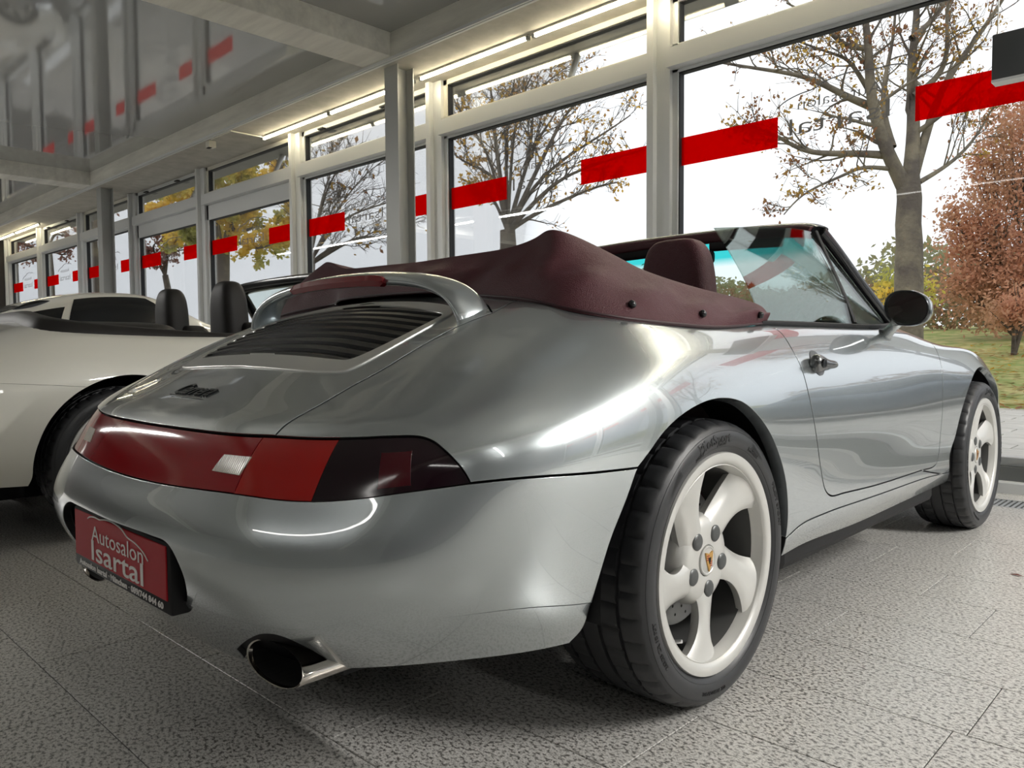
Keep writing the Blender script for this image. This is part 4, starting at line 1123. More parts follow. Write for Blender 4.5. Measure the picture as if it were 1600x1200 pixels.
# ------------------------------------------------------------------ glazed front
MULL = [-1.5-2.5*k for k in range(-4, 8)]          # 8.5 .. -19
YF, YG = 3.30, 3.43
M_RED = bpy.data.materials.new('red_vinyl'); M_RED.use_nodes = True
n, l = M_RED.node_tree.nodes, M_RED.node_tree.links; n.remove(n['Principled BSDF'])
df_ = n.new('ShaderNodeBsdfDiffuse'); df_.inputs[0].default_value = (.80, .0, .004, 1)
tl_ = n.new('ShaderNodeBsdfTranslucent'); tl_.inputs[0].default_value = (.95, .0, .004, 1); mxs = n.new('ShaderNodeMixShader'); mxs.inputs[0].default_value = .85
l.new(df_.outputs[0], mxs.inputs[1]); l.new(tl_.outputs[0], mxs.inputs[2]); tr_ = n.new('ShaderNodeBsdfTransparent'); tr_.inputs[0].default_value = (.78, .0, .002, 1); mx2 = n.new('ShaderNodeMixShader'); mx2.inputs[0].default_value = .5
l.new(mxs.outputs[0], mx2.inputs[1]); l.new(tr_.outputs[0], mx2.inputs[2]); l.new(mx2.outputs[0], n['Material Output'].inputs[0])
M_GREYPRINT = mat('grey_window_lettering', (.22, .22, .225), .6)
M_THRESH = mat('dark_threshold', (.16, .165, .16), .5, .3)
def window_bay(k, xa, xb, place=None):
    """bay between the mullions at xa > xb"""
    W = empty('window_%d' % (k+1), ((xa+xb)/2, YG, 0)); struct(W, 'tall glazed bay of the showroom front')
    cx = (xa+xb)/2
    def bx(name, x0, x1, y0, y1, z0, z1, m, bev=0.0): return MB().box(x0-cx, x1-cx, y0-YG, y1-YG, z0, z1, bev).build(name, m, W)
    bx('mullion', xb-.115, xb-.06, YF, 3.50, 0, 3.3, M_ALUFR)
    bx('mullion_box', xb-.06, xb+.05, YF+.05, 3.50, 0, 3.3, M_ALUFR)
    door = k in (6, 7)
    bx('transom', xb+.05, xa-.115, YF, 3.50, 2.78, 2.915, M_ALUFR)
    bx('bottom_rail', xb+.05, xa-.115, 3.24, 3.50, 0, .055, M_ALUFR); bx('rail_step', xb+.05, xa-.115, 3.33, 3.50, .055, .13, M_THRESH)
    # gaskets, frames and panes
    for (z0, z1, nm) in ((.13, 2.78, 'pane'), (2.915, 3.3, 'fanlight_pane')):
        x0, x1 = xb+.05, xa-.115; fr = .045
        m = M_CREAMFR if (nm != 'pane' and k % 2 == 0) else M_ALUFR
        top = z1-(.20 if (door and nm == 'pane') else fr)
        if nm == 'pane' and not door: top = z1-.02
        for (a, b_, c, d_) in ((x0, x0+fr, z0, z1), (x1-fr, x1, z0, z1), (x0, x1, z0, z0+fr), (x0, x1, top, z1)):
            bx('sash' if nm != 'pane' else 'pane_frame', a, b_, 3.385, 3.47, c, d_, m)
        for (a, b_) in ((x0+fr, x0+fr+.008), (x1-fr-.008, x1-fr)): bx('gasket', a, b_, 3.40, 3.455, z0+fr, top, M_GASKET)
        bx('gasket', x0+fr, x1-fr, 3.40, 3.455, top-.008, top, M_GASKET)
        bx(nm, x0+fr, x1-fr, YG-.003, YG+.003, z0+fr, top, G_PANE)
    # red vinyl bands either side of each mullion, lettering in the middle of the bay
    zr0, zr1 = 2.098, 2.298
    bx('red_vinyl_band', xb+.103, xb+.83, YG-.0045, YG-.0035, zr0, zr1, M_RED)
    bx('red_vinyl_band', xa-.83, xa-.168, YG-.0045, YG-.0035, zr0, zr1, M_RED)
    for (body, sz, z, wid) in (('Autosalon', .10, 2.345, .52), ('Isartal', .155, 2.205, .62)):
        V, F = text_mesh(body, sz, .0002, bold=-.009*sz); V = np.array(V); V[:, 0] *= wid/(V[:, 0].max()-V[:, 0].min())
        mesh_obj('window_lettering', np.stack([-V[:, 0]-.03, np.full(len(V), -.0042)+V[:, 2], z+V[:, 1]], 1), F, M_GREYPRINT, W)
    sw = swoosh(-.03, 2.40, .80, .12, -.0042, M_GREYPRINT, W, 'window_lettering', .004, -1)
    if nm and k % 2 == 1:       # window stays
        for dx in (.45, 1.6): bx('window_stay', xb+dx, xb+dx+.10, 3.34, 3.385, 3.245, 3.26, M_BLACK)
    if place: W.location, W.rotation_euler = place[0], (0, 0, place[1])
    return W
for k in range(len(MULL)-1): window_bay(k, MULL[k], MULL[k+1])
# eave outside
EAVE = struct(MB().box(-19.6, 9.0, 3.55, 3.90, 3.34, 3.50).build('trim_4', mat('eave_metal', (.22, .22, .21), .5, .3)), 'shallow metal eave outside above the windows')
for x in np.arange(-18, 9, 2.5): MB().tube([(x+.3, 3.50, 2.98), (x+.3, 3.72, 3.06), (x+.3, 3.86, 3.36)], .03, 10).build('eave_bracket', M_ALUFR, EAVE, smooth=True)

# ------------------------------------------------------------------ fluorescent tubes
M_TUBE = mat('lit_tube', (1, .95, .8), .4, emit=(1.0, .88, .62), estr=22.0)
def lamp_tube(x0, x1, label, y=3.15, z=3.272):
    L = empty('fluorescent_lamp', ((x0+x1)/2, y, 3.3)); tag(L, label, 'lamp', 'fluorescent tubes under the window soffit')
    h = (x1-x0)/2
    MB().box(-h, h, -.022, .022, -.016, 0).build('batten', M_CREAMFR, L)
    MB().tube([(-h+.02, 0, -.029), (h-.02, 0, -.029)], .013, 12).build('tube', M_TUBE, L, smooth=True)
    ld = bpy.data.lights.new('tube_light', 'AREA'); ld.shape = 'RECTANGLE'; ld.size = 2*h-.06; ld.size_y = .03; ld.energy = TUBE_W*h/.68; ld.color = (1, .95, .86); ld.spread = math.radians(92)
    lo = bpy.data.objects.new('lamp_light', ld); link(lo, L); lo.location = (0, -.010, -.045); lo.rotation_euler = (-math.radians(42), 0, 0)
    for s_ in (-1, 1): MB().box(s_*h-.012, s_*h+.012, -.016, .016, -.044, -.014).build('lamp_holder', M_WALL, L)
LAMPS = [(-18.95, -17.55, 'lit fluorescent tube in the far left corner by the dark wall'),
         (-17.47, -15.8, 'lit fluorescent tube second from the dark wall at far left'),
         (-6.91, -5.53, 'lit fluorescent tube above the door opening, nearest the small sensor box'),
         (-5.49, -4.1, 'lit fluorescent tube passing behind the near steel column'),
         (-4.0, -2.65, 'lit fluorescent tube starting right beside the near steel column'),
         (-2.58, -1.2, 'lit fluorescent tube at the upper edge, right of the near steel column')]
for a in LAMPS: lamp_tube(*a)
for x, w_ in ((-1.12, 'third'), (.3, 'fourth'), (1.72, 'fifth'), (4.3, 'sixth'), (5.72, 'seventh')): lamp_tube(x, x+1.36, 'lit fluorescent tube, %s to the right of the near steel column' % w_)
# conduit and sensor
cd = MB().tube([(-7.40, 2.74, 3.285), (-6.93, 2.74, 3.285), (-6.90, 2.74, 3.285), (-6.89, 3.12, 3.285)], .009, 8).build('cable_conduit', M_CREAMFR)
tag(cd, 'thin cream cable conduit running under the soffit to the tube lamp', 'conduit')
sn = MB().box(-7.60, -7.50, 2.76, 2.85, 3.22, 3.30, .008).build('sensor_box', M_CREAMFR); tag(sn, 'small square cream sensor box under the soffit', 'sensor')
MB().box(-7.585, -7.515, 2.765, 2.80, 3.212, 3.222).build('sensor_lens', M_BLACK, sn)
cd.parent = None
# hanging screen at the right edge
HS = empty('hanging_monitor', (.90, 3.05, 2.12)); tag(HS, 'dark grey flat box hung on a thin rod before the red band', 'monitor')
MB().box(-.25, .30, -.045, .045, 0, .225, .006).build('case', mat('dark_grey_case', (.075, .08, .085), .45), HS, auto=.5)
MB().box(-.25, .30, -.043, .043, -.012, .001).build('underside', M_ALUFR, HS)
for x in (-.235, .28): MB().tube([(x, 0, .22), (x, 0, 1.18)], .004, 6).build('hanger_rod', M_ALUFR, HS)
# rear ceiling lamps and the fill lamps added out of view
def ceiling_row(x0, x1, y, power, label, z=3.49):
    L = empty('ceiling_fill_lamp', ((x0+x1)/2, y, z+.01)); tag(L, label, 'lamp', 'long ceiling lamps in the hall'); h = (x1-x0)/2
    MB().box(-h, h, -.08, .08, -.045, 0, .004).build('lamp_housing', M_ALUFR, L)
    MB().box(-h+.02, h-.02, -.07, .07, -.052, -.045).build('diffuser', mat('lamp_diffuser', (.9, .9, .86), .5, emit=(1, .96, .88), estr=1.5), L)
    ld = bpy.data.lights.new('ceiling_fill_light', 'AREA'); ld.shape = 'RECTANGLE'; ld.size = 2*h-.05; ld.size_y = .13; ld.energy = power; ld.color = (1, .98, .94)
    lo = bpy.data.objects.new('lamp_light', ld); link(lo, L); lo.location = (0, 0, -.056)
for (x0, x1, y, pw, lab) in LROWS: ceiling_row(x0, x1, y, pw, lab)

# ------------------------------------------------------------------ the other cars
def scaled_surf(sx, sy, sz=1.0):
    N = np.array(NET)*[sx, sy, sz]; s = Surf(N)
    us = np.linspace(0, s.U/2, 300); vs = np.linspace(0, s.V, 60)
    gu, gv = [a.ravel() for a in np.meshgrid(us, vs, indexing='ij')]
    s.gu, s.gv, s.gP = gu, gv, s.P(gu, gv)
    return s
def arch_pts(S, yc, zc, R, a0=200, a1=-20, n_=15):
    return [S.yz(yc+R*math.cos(math.radians(a)), zc+R*math.sin(math.radians(a))) for a in np.linspace(a0, a1, n_)]
def other_body(S, car, m, yf, seam=True, ds=.03):
    """right and left halves of a car body with wheel openings and a bumper shut line"""
    ra, fa_ = arch_pts(S, 0.0, .315, .375), arch_pts(S, yf, .315, .365)
    ca, cf = smooth_curve(ra, .012), smooth_curve(fa_, .012)
    ca = np.vstack([[ca[0][0], .0], ca, [ca[-1][0], .0]]); cf = np.vstack([[cf[0][0], .0], cf, [cf[-1][0], .0]])
    i0 = int(np.argmin(np.abs(S.P(ca[:, 0], ca[:, 1])[:, 2]-.645)[:len(ca)//2]))
    vb = S.tv[4]+.03
    seamc = smooth_curve([ca[i0], (S.tu[5], vb-.005), (S.tu[3], vb), (0.0, vb)], .012)
    lo = join(cuv((0, 0.0), ca[0]), ca[:i0+1], seamc, cuv((0, vb), (0, 0)))
    hi = join(REV(seamc), ca[i0:], cuv(ca[-1], cf[0]), cf, cuv(cf[-1], (S.U/2, 0)), cuv((S.U/2, 0), (S.U/2, S.V)), cuv((S.U/2, S.V), (0, S.V)), cuv((0, S.V), (0, vb)))
    for nm, poly in (('rear_bumper', lo), ('body_side', hi)):
        d = panel_data(S, poly, ds=ds, gap=.0012, depth=.02)
        panel_obj(nm, d, m, car); panel_obj(nm, mirror_data(d), m, car)
    for sx in (1, -1):
        well(0, .315, .39, sx=sx, parent=car, x1=.80); well(yf, .315, .385, sx=sx, parent=car, x1=.78)
    mb = MB(); mb.box(-.42, .42, -.80, yf+.7, .14, .62); mb.box(-.78, .78, .42, yf-.45, .17, .60)
    mb.build('underbody', M_BLACK, car)
SW = scaled_surf(1.055, 1.045, 1.0); YFW = 2.36
WC = empty('white_convertible_car', (-2.71, -.275, 0)); tag(WC, 'white convertible with black headrests, parked beside the silver car', 'car')
other_body(SW, WC, M_WHITE, YFW)
for (x, y, lf) in ((.735, 0, False), (.745, YFW, False), (-.735, 0, True), (-.745, YFW, True)): add_wheel(WC, (x, y, .3182), lf, .95)
# black cabin edge, seats, windscreen frame
vr = np.linspace(0, SW.U, 121)[:-1]; rim_ = SW.P(vr, np.full(120, SW.V-.004))
band_rows = []
for k, (sc_, dz) in enumerate(((1.0, .000), (.985, .016), (.93, .020), (.86, .005), (.80, -.10))):
    p = rim_.copy(); c0 = np.array([0, .75, 0]); rear = np.clip((.55-p[:, 1])/.8, 0, 1)
    p[:, :2] = c0[:2]+(p[:, :2]-c0[:2])*sc_; p[:, 2] += dz+(.028*rear if 0 < k < 4 else 0)*(1.2 if k == 2 else 1)
    band_rows.append(p)
G_ = np.array(band_rows).transpose(1, 0, 2).reshape(-1, 3)
mesh_obj('cabin_trim', G_, grid_faces(120, 5, wrap_n=True), M_BLKLEATHER, WC, smooth=True)
soft_box(-.56, .56, -.28, .42, .72, .935, 5).build('folded_roof_cover', M_BLKLEATHER, WC, smooth=True)
MB().box(-.66, .66, -.1, 1.7, .25, .32).build('cabin_floor', M_BLACK, WC)
def white_seat(x):
    bk = soft_box(x-.24, x+.24, .80, .96, .32, .94, 6, -.10, .12).build('seat_back', M_BLKLEATHER, WC, smooth=True)
    hr = soft_box(x-.130, x+.130, .635, .785, .70, 1.16, 3.6, -.01, .22).build('headrest', M_BLKLEATHER, bk, smooth=True)
    soft_box(x-.02, x+.02, .63, .645, 1.02, 1.075, 2.5).build('embossed_crest', mat('crest_relief', (.05, .05, .05), .35, .3), hr, smooth=True)
    soft_box(x-.25, x+.25, .90, 1.35, .22, .40, 6).build('seat_cushion', M_BLKLEATHER, bk, smooth=True)
white_seat(.37); white_seat(-.37)
HW = HDRF*[1.06, 1.0, 1.0]+np.array([0, .07, -.015]); hqw = Spline1(np.arange(9)).W(np.linspace(0, 8, 33))@HW
hdw = beam(hqw, rnd(.058, .034), 'windscreen_header', M_BLACKGLOSS, WC)
baseW = SW.P(np.linspace(SW.tu[13], SW.tu[20], 20), np.full(20, SW.V)); baseW = np.vstack([baseW, (baseW[:-1]*[-1, 1, 1])[::-1]])
for s_ in (1, -1):
    A = np.array([HW[0]*[s_, 1, 1], (HW[0]*.5+baseW[0]*.5)*[s_, 1, 1]+np.array([0, .0, .015]), baseW[0]*[s_, 1, 1]])
    beam(Spline1(np.arange(3)).W(np.linspace(0, 2, 9))@A, rnd(.032, .026), 'windscreen_pillar', M_BLACKGLOSS, WC, up=(0, .7, .7))
    # mirror with white shell
    c = np.array([s_*.885, 1.33, .93])
    o = soft_box(c[0]-.085, c[0]+.085, c[1], c[1]+.10, c[2]-.058, c[2]+.058, 3).build('door_mirror', M_WHITE, WC, smooth=True)
    soft_box(c[0]-.074, c[0]+.074, c[1]-.004, c[1]+.01, c[2]-.048, c[2]+.048, 3).build('mirror_face', M_MIRROR, o, smooth=True)
    MB().tube([(s_*.83, 1.38, .89), (s_*.76, 1.40, .85)], .018, 8).build('mirror_foot', M_WHITE, o)
tw = Spline1(np.arange(9)).W(np.linspace(0, 8, 39))@HW
mesh_obj('windscreen', np.array([[baseW[i]*(1-t)+tw[i]*t for t in np.linspace(0, 1, 8)] for i in range(39)]).reshape(-1, 3), grid_faces(39, 8), G_SIDE, WC, smooth=True)
soft_box(-.68, .68, 1.48, 1.88, .58, .85, 5).build('dashboard', M_BLACK, WC, smooth=True)

def make_coupe(loc, m, label):
    K = empty('coupe_car', loc); tag(K, label, 'car', 'coupes parked in a row')
    other_body(SW, K, m, YFW, ds=.05)
    for (x, y, lf) in ((.735, 0, False), (.745, YFW, False), (-.735, 0, True), (-.745, YFW, True)):
        add_wheel(K, (x, y, .3182), lf, .95)
    ys = [-.42, -.2, .1, .4, .7, .95, 1.15, 1.35, 1.6, 1.88]
    zr = [.885, .985, 1.125, 1.225, 1.285, 1.30, 1.285, 1.215, 1.07, .90]
    yy = np.linspace(-.42, 1.88, 60); zz = Spline1(np.array(ys)).W(yy)@np.array(zr)
    def ring(y, z, t):
        """t 0..1 from the belt to the roof centre"""
        h = max(z-.865, .002); wb = .66+.05*math.sin(PI*min(1, max(0, (y+.42)/2.3)))
        k = min(1, h/.25)
        pts = [(wb, .865), (wb-.035*k, .865+.30*h), (wb-.10*k, .865+.66*h), (wb-.19*k, .865+.88*h), (wb*.42, .865+.97*h), (0, z)]
        w = Spline1(np.arange(6)).W(np.atleast_1d(np.asarray(t)*5))@np.array(pts); return w
    T = np.linspace(0, 1, 21)
    G = np.array([[(a, y, c) for (a, c) in ring(y, z, T)] for y, z in zip(yy, zz)])
    full = np.concatenate([G, (G[:, :-1]*[-1, 1, 1])[:, ::-1]], 1)
    rf = mesh_obj('roof', full.reshape(-1, 3), grid_faces(60, 41), m, K, smooth=True)
    def patch(y0, y1, t0, t1, nm, sgn=1, off=.006, par=K, skew0=0.0, skew1=0.0, mt=G_DARK):
        v = []
        for a in np.linspace(0, 1, 18):
            for t in np.linspace(t0, t1, 8):
                q = (t-t0)/(t1-t0); y = (y0+skew0*q)*(1-a)+(y1+skew1*q)*a
                z = float((Spline1(np.array(ys)).W([y])@np.array(zr))[0]); (x, c) = ring(y, z, [t])[0]; v.append((sgn*(x+off*.8), y, c+off*.6))
        return mesh_obj(nm, v, grid_faces(18, 8, flip=sgn < 0), mt, par, smooth=True)
    for s_ in (1, -1):
        patch(.42, 1.50, .06, .56, 'side_window', s_, skew0=.12, skew1=-.40, mt=M_BLACKGLOSS)
        patch(.02, .36, .10, .44, 'quarter_window', s_, skew0=.20, skew1=.10, mt=M_BLACKGLOSS)
    for (y0, y1, nm) in ((-.36, .18, 'rear_window'), (1.30, 1.84, 'windscreen')):
        for s_ in (1, -1): patch(y0, y1, .66, 1.0, nm, s_, mt=M_BLACKGLOSS)
    for s_ in (1, -1):
        c = np.array([s_*.56, 2.93, .60])
        hl = soft_box(c[0]-.10, c[0]+.10, c[1]-.10, c[1]+.075, c[2]-.10, c[2]+.085, 2.4).build('headlamp', mat('headlamp_glass', (.7, .72, .74), .08, .3), K, smooth=True)
        c = np.array([s_*.885, 1.33, .93])
        soft_box(c[0]-.085, c[0]+.085, c[1], c[1]+.10, c[2]-.058, c[2]+.058, 3).build('door_mirror', m, K, smooth=True)
    return K
CP = make_coupe((-5.78, .0, 0), M_WHITE, 'white coupe with dark side windows, parked behind the white convertible')
# leaf-shaped grille on its rear pillar
lv = []
for i in range(17):
    t = i/16; y = .10+.27*t; w = .020*math.sin(PI*t)**.8+.001; zc = 1.105+.10*t-.02*t*t
    for s_ in (-1, 0, 1): lv.append((.585-.05*t+.012-(.012 if s_ > 0 else 0), y, zc+s_*w))
mesh_obj('leaf_grille', lv, grid_faces(17, 3), M_BLACKGLOSS, CP)
def recolour(o, m):
    for ch in o.children:
        if ch.name.split('.')[0] in ('body_side', 'rear_bumper', 'roof', 'door_mirror'):
            ch.material_slots[0].link = 'OBJECT'; ch.material_slots[0].material = m
for (x, y, rz, m, lab) in ((-8.7, .1, 0, M_BLACKCAR, 'black coupe, third car along the window front'), (-11.6, -.1, 0, M_GREYCAR, 'dark grey coupe, fourth car along the window front'), (-14.6, .0, 0, M_WHITE, 'white coupe at the far end by the dark wall')):
    o = copy_tree(CP); o.location = (x, y, 0); o.rotation_euler = (0, 0, rz); tag(o, lab); recolour(o, m)
    for ch in list(o.children):
        if ch.name.startswith('leaf_grille'): bpy.data.objects.remove(ch)
o = copy_tree(CP); o.location = (2.2, 9.0, -.08); o.rotation_euler = (0, 0, -PI/2); tag(o, 'dark blue coupe parked outside on the paving'); recolour(o, M_REDCAR); del o['group']
for ch in list(o.children):
    if ch.name.startswith('leaf_grille'): bpy.data.objects.remove(ch)

# ------------------------------------------------------------------ outside
M_PAVE = noise_mix(mat('pale_paving', (0.31, 0.302, 0.279), .8), 2.5, (0.45, 0.438, 0.4), (0.625, 0.6, 0.556), .35, .7)
n, l, b = nodes_of(M_PAVE)
PAVE = struct(MB().box(-60, 60, 3.62, 10.6, -.30, -.092).build('floor_outside', mat('sand_joint', (0.124, 0.118, 0.102), .9)), 'pale concrete block paving outside the windows')
pm = None; cnt = 0
for r in range(24):                      # blocks that show past the front wheel
    y0 = 3.7+.29*r
    for c in range(12):
        x0 = -3.3+.58*c+(.29 if r % 2 else 0)
        p = proj([x0+.28, y0+.14, -.08])
        if not (1440 < p[0] < 1680 and 560 < p[1] < 800): continue
        if pm is None: o = MB().box(0, .568, 0, .278, -.10, 0, .004).build('paving_block', M_PAVE, PAVE); pm = o.data
        else: o = bpy.data.objects.new('paving_block', pm); link(o, PAVE)
        o.location = (x0, y0, -.08+RNG.uniform(-.002, .002)); cnt += 1
rest = MB()
for r in range(24):
    y0 = 3.7+.29*r
    for c in range(-60, 60):
        x0 = -3.3+.58*c+(.29 if r % 2 else 0)
        p = proj([x0+.28, y0+.14, -.08])
        if 0 <= c < 12 and 1440 < p[0] < 1680 and 560 < p[1] < 800: continue
        if -22 < x0 < 14: rest.add([(x0, y0, -.08), (x0+.568, y0, -.08), (x0+.568, y0+.278, -.08), (x0, y0+.278, -.08)], [(0, 1, 2, 3)])
tag(rest.build('paving_blocks', M_PAVE, PAVE), kind='stuff')
# rising lawn
M_GRASS = noise_mix(mat('autumn_grass', (0.155, 0.194, 0.0465), .9), 2.2, (0.194, 0.25, 0.0562), (0.425, 0.369, 0.144), .40, .62, detail=8)
def lawn_z(y): return -.08+min(max(0, y-10.6), 13.5)*.098+max(0, y-24.1)*.02
gv_ = []; ny = 30; nx = 60
for j in range(ny):
    y = 10.6+60*(j/(ny-1))**1.6
    for i in range(nx):
        x = -70+140*i/(nx-1); gv_.append((x, y, lawn_z(y)+(.06*mnoise.noise(Vector((x*.3, y*.3, 0))) if j else 0)))
LAWN = struct(mesh_obj('floor_lawn', gv_, grid_faces(ny, nx, flip=True), M_GRASS, smooth=True), 'lawn rising behind the paving')
def leaf_cloud(pts, size, rng, flat=False):
    v = []; f = []
    for p in pts:
        s_ = size*rng.uniform(.6, 1.3)
        a = Vector((rng.gauss(0, 1), rng.gauss(0, 1), rng.gauss(0, 1))).normalized()
        if flat: a = Vector((rng.gauss(0, 1), rng.gauss(0, 1), rng.gauss(0, .15))).normalized()
        b_ = a.orthogonal().normalized() if not flat else Vector((-a.y, a.x, rng.uniform(-.2, .2)))
        p = Vector(p); k = len(v)
        v += [p-a*s_, p+b_*s_*.55, p+a*s_, p-b_*s_*.55]; f.append((k, k+1, k+2, k+3))
    return v, f
def leafmat(name, c0, c1, sc=1.5):
    m = bpy.data.materials.new(name); m.use_nodes = True; n, l = m.node_tree.nodes, m.node_tree.links
    bs = n['Principled BSDF']; bs.inputs['Roughness'].default_value = .6
    t = n.new('ShaderNodeTexNoise'); t.inputs['Scale'].default_value = sc; t.inputs['Detail'].default_value = 6
    g = n.new('ShaderNodeNewGeometry'); l.new(g.outputs['Position'], t.inputs['Vector'])
    r = n.new('ShaderNodeValToRGB'); r.color_ramp.elements[0].position = .42; r.color_ramp.elements[0].color = (*c0, 1); r.color_ramp.elements[1].position = .58; r.color_ramp.elements[1].color = (*c1, 1)
    l.new(t.outputs['Fac'], r.inputs[0]); l.new(r.outputs[0], bs.inputs['Base Color'])
    tl = n.new('ShaderNodeBsdfTranslucent'); l.new(r.outputs[0], tl.inputs[0]); mx = n.new('ShaderNodeMixShader'); mx.inputs[0].default_value = .6
    l.new(bs.outputs[0], mx.inputs[1]); l.new(tl.outputs[0], mx.inputs[2]); l.new(mx.outputs[0], n['Material Output'].inputs[0])
    return m
L_YEL = leafmat('yellow_leaves', (0.734, 0.45, 0.0587), (0.44, 0.235, 0.0783), 2); L_YG = leafmat('yellow_green_leaves', (0.901, 0.685, 0.138), (0.49, 0.49, 0.128), .9)
L_RED = leafmat('copper_leaves', (0.625, 0.325, 0.206), (0.525, 0.312, 0.188), .7); L_PINK = leafmat('faded_red_leaves', (0.333, 0.156, 0.128), (0.391, 0.216, 0.156), 1)
L_BRN = leafmat('brown_leaves', (0.294, 0.138, 0.0685), (0.51, 0.323, 0.0587), 1.2); L_HEDGE = leafmat('hazed_olive_leaves', (0.294, 0.274, 0.138), (0.352, 0.352, 0.216), .25)
M_BARK = noise_mix(mat('grey_brown_bark', (0.155, 0.131, 0.101), .85), 5, (0.0698, 0.0581, 0.0465), (0.147, 0.12, 0.093), .35, .65, bump=.6, bscale=25, bdist=.03)
M_BARKM = noise_mix(mat('mossy_bark', (0.155, 0.14, 0.0775), .85), 2.2, (0.119, 0.1, 0.0825), (0.237, 0.206, 0.144), .42, .62, bump=.6, bscale=22, bdist=.03)
def P3(px, py, D): return Vector(CPOS+ray(px, py)*D)
def grow_tree(name, label, trunk, limbs, D, r0, leaf, nleaf, lsize, seed, bark=M_BARK, sub=9, twig=6, sublen=.42, group='trees outside the windows', zbase=None):
    """trunk: pixel polyline up to the fork; limbs: pixel polylines with a depth shift, all at distance D"""
    rng = random.Random(seed)
    tp = [P3(x, y, D) for x, y in trunk]
    zb = lawn_z(tp[0].y) if zbase is None else zbase
    tp = [Vector((tp[0].x, tp[0].y, zb-.1))]+tp
    root = Vector((tp[0].x, tp[0].y, zb))
    T = empty(name, root); tag(T, label, 'tree', group)
    mb = MB(); tips = []
    rel = lambda q: q-root
    def branch(pts, ra, rb, n_):
        k = len(pts); mb.tube([rel(p) for p in pts], [ra+(rb-ra)*(i/(k-1))**.8 for i in range(k)], n_, caps=False)
    nt = len(tp); branch(tp, r0*1.12, r0*.86, 14)
    def curve(pts, n_):
        s_ = Spline1(np.arange(len(pts))); W_ = s_.W(np.linspace(0, len(pts)-1, n_))@np.array([p[:] for p in pts]); return [Vector(w) for w in W_]
    for (poly, dd, rr) in limbs:
        k = len(poly); pts = [P3(x, y, D+dd*(i/(k-1)) if k > 1 else D) for i, (x, y) in enumerate(poly)]
        c = curve(pts, 4*k); ra = r0*rr; branch(c, ra, ra*.22, 8)
        L = sum((c[i+1]-c[i]).length for i in range(len(c)-1))
        for s_ in range(sub):
            t = .18+.8*(s_+rng.random())/sub; i = min(int(t*(len(c)-1)), len(c)-2); o_ = c[i].lerp(c[i+1], t*(len(c)-1)-i)
            d0 = (c[i+1]-c[i]).normalized()
            dv = (d0*.75+Vector((rng.gauss(0, 1), rng.gauss(0, 1), rng.gauss(.25, .7)))*.55).normalized()
            l2 = L*sublen*(1.05-.7*t)*rng.uniform(.6, 1.2); sp = [o_]; p = o_.copy(); dcur = dv.copy()
            for q in range(5):
                dcur = (dcur+Vector((rng.gauss(0, .18), rng.gauss(0, .18), rng.gauss(.06, .15)))).normalized(); p = p+dcur*l2/5; sp.append(p.copy())
            r2 = ra*(1-.75*t)*.42; branch(sp, max(r2, .008), .004, 5)
            for w in range(twig):
                tt = .25+.75*(w+rng.random())/twig; i2 = min(int(tt*5), 4); o2 = sp[i2].lerp(sp[i2+1], tt*5-i2)
                d2 = ((sp[i2+1]-sp[i2]).normalized()+Vector((rng.gauss(0, 1), rng.gauss(0, 1), rng.gauss(.1, .8)))*.6).normalized()
                l3 = l2*.42*rng.uniform(.5, 1.2); e1_ = o2+d2*l3*.5+Vector((0, 0, rng.gauss(0, .04))); e2__ = o2+d2*l3+Vector((rng.gauss(0, .05), rng.gauss(0, .05), rng.gauss(.03, .06)))
                branch([o2, e1_, e2__], .0055, .0025, 4); tips.append((o2, e1_, e2__))
    mb.build('branches', bark, T, smooth=True)
    if nleaf and tips:
        pts = []
        for _ in range(nleaf):
            a, b_, c = tips[rng.randrange(len(tips))] if rng.random() < .6 else tips[int(len(tips)*rng.random()**2)]
            q = b_.lerp(c, rng.random()*1.05); pts.append(rel(q)+Vector((rng.gauss(0, .05), rng.gauss(0, .05), rng.gauss(-.03, .05)))*(lsize/.06))
        v, f = leaf_cloud(pts, lsize, rng); tag(mesh_obj('foliage', v, f, leaf, T), kind='stuff')
    return T
MAPLE = grow_tree('maple_tree', 'mossy maple with forked trunk and last brown leaves, right of the centre post', [(1420, 470), (1420, 405), (1421, 385), (1419, 350), (1421, 310), (1418, 275)],
    [([(1412, 290), (1382, 225), (1362, 150), (1357, 80), (1350, 10), (1345, -70)], -.8, .62), ([(1422, 280), (1427, 190), (1425, 100), (1432, 20), (1425, -80)], .6, .66), ([(1428, 275), (1462, 165), (1500, 95), (1550, 25), (1590, -40)], .8, .42),
     ([(1436, 285), (1490, 250), (1530, 205), (1560, 150)], 1.0, .22), ([(1388, 243), (1330, 240), (1262, 236), (1212, 212), (1160, 195)], -.8, .34), ([(1358, 165), (1318, 148), (1262, 122), (1190, 108), (1110, 95)], -1.4, .34),
     ([(1358, 75), (1318, 68), (1280, 35), (1230, 5)], -1.0, .28), ([(1400, 265), (1350, 262), (1315, 275), (1262, 300), (1225, 335)], -1.2, .2), ([(1395, 230), (1380, 150), (1395, 60), (1400, -40)], .9, .3), ([(1362, 150), (1330, 100), (1290, 80), (1180, 40)], -.6, .22), ([(1425, 60), (1465, 20), (1500, -40)], .5, .3), ([(1428, 150), (1475, 100), (1480, 20), (1495, -50)], -.6, .28)],
    12.5, .205, L_BRN, 4200, .036, 3, M_BARKM, 13, 9, .42)
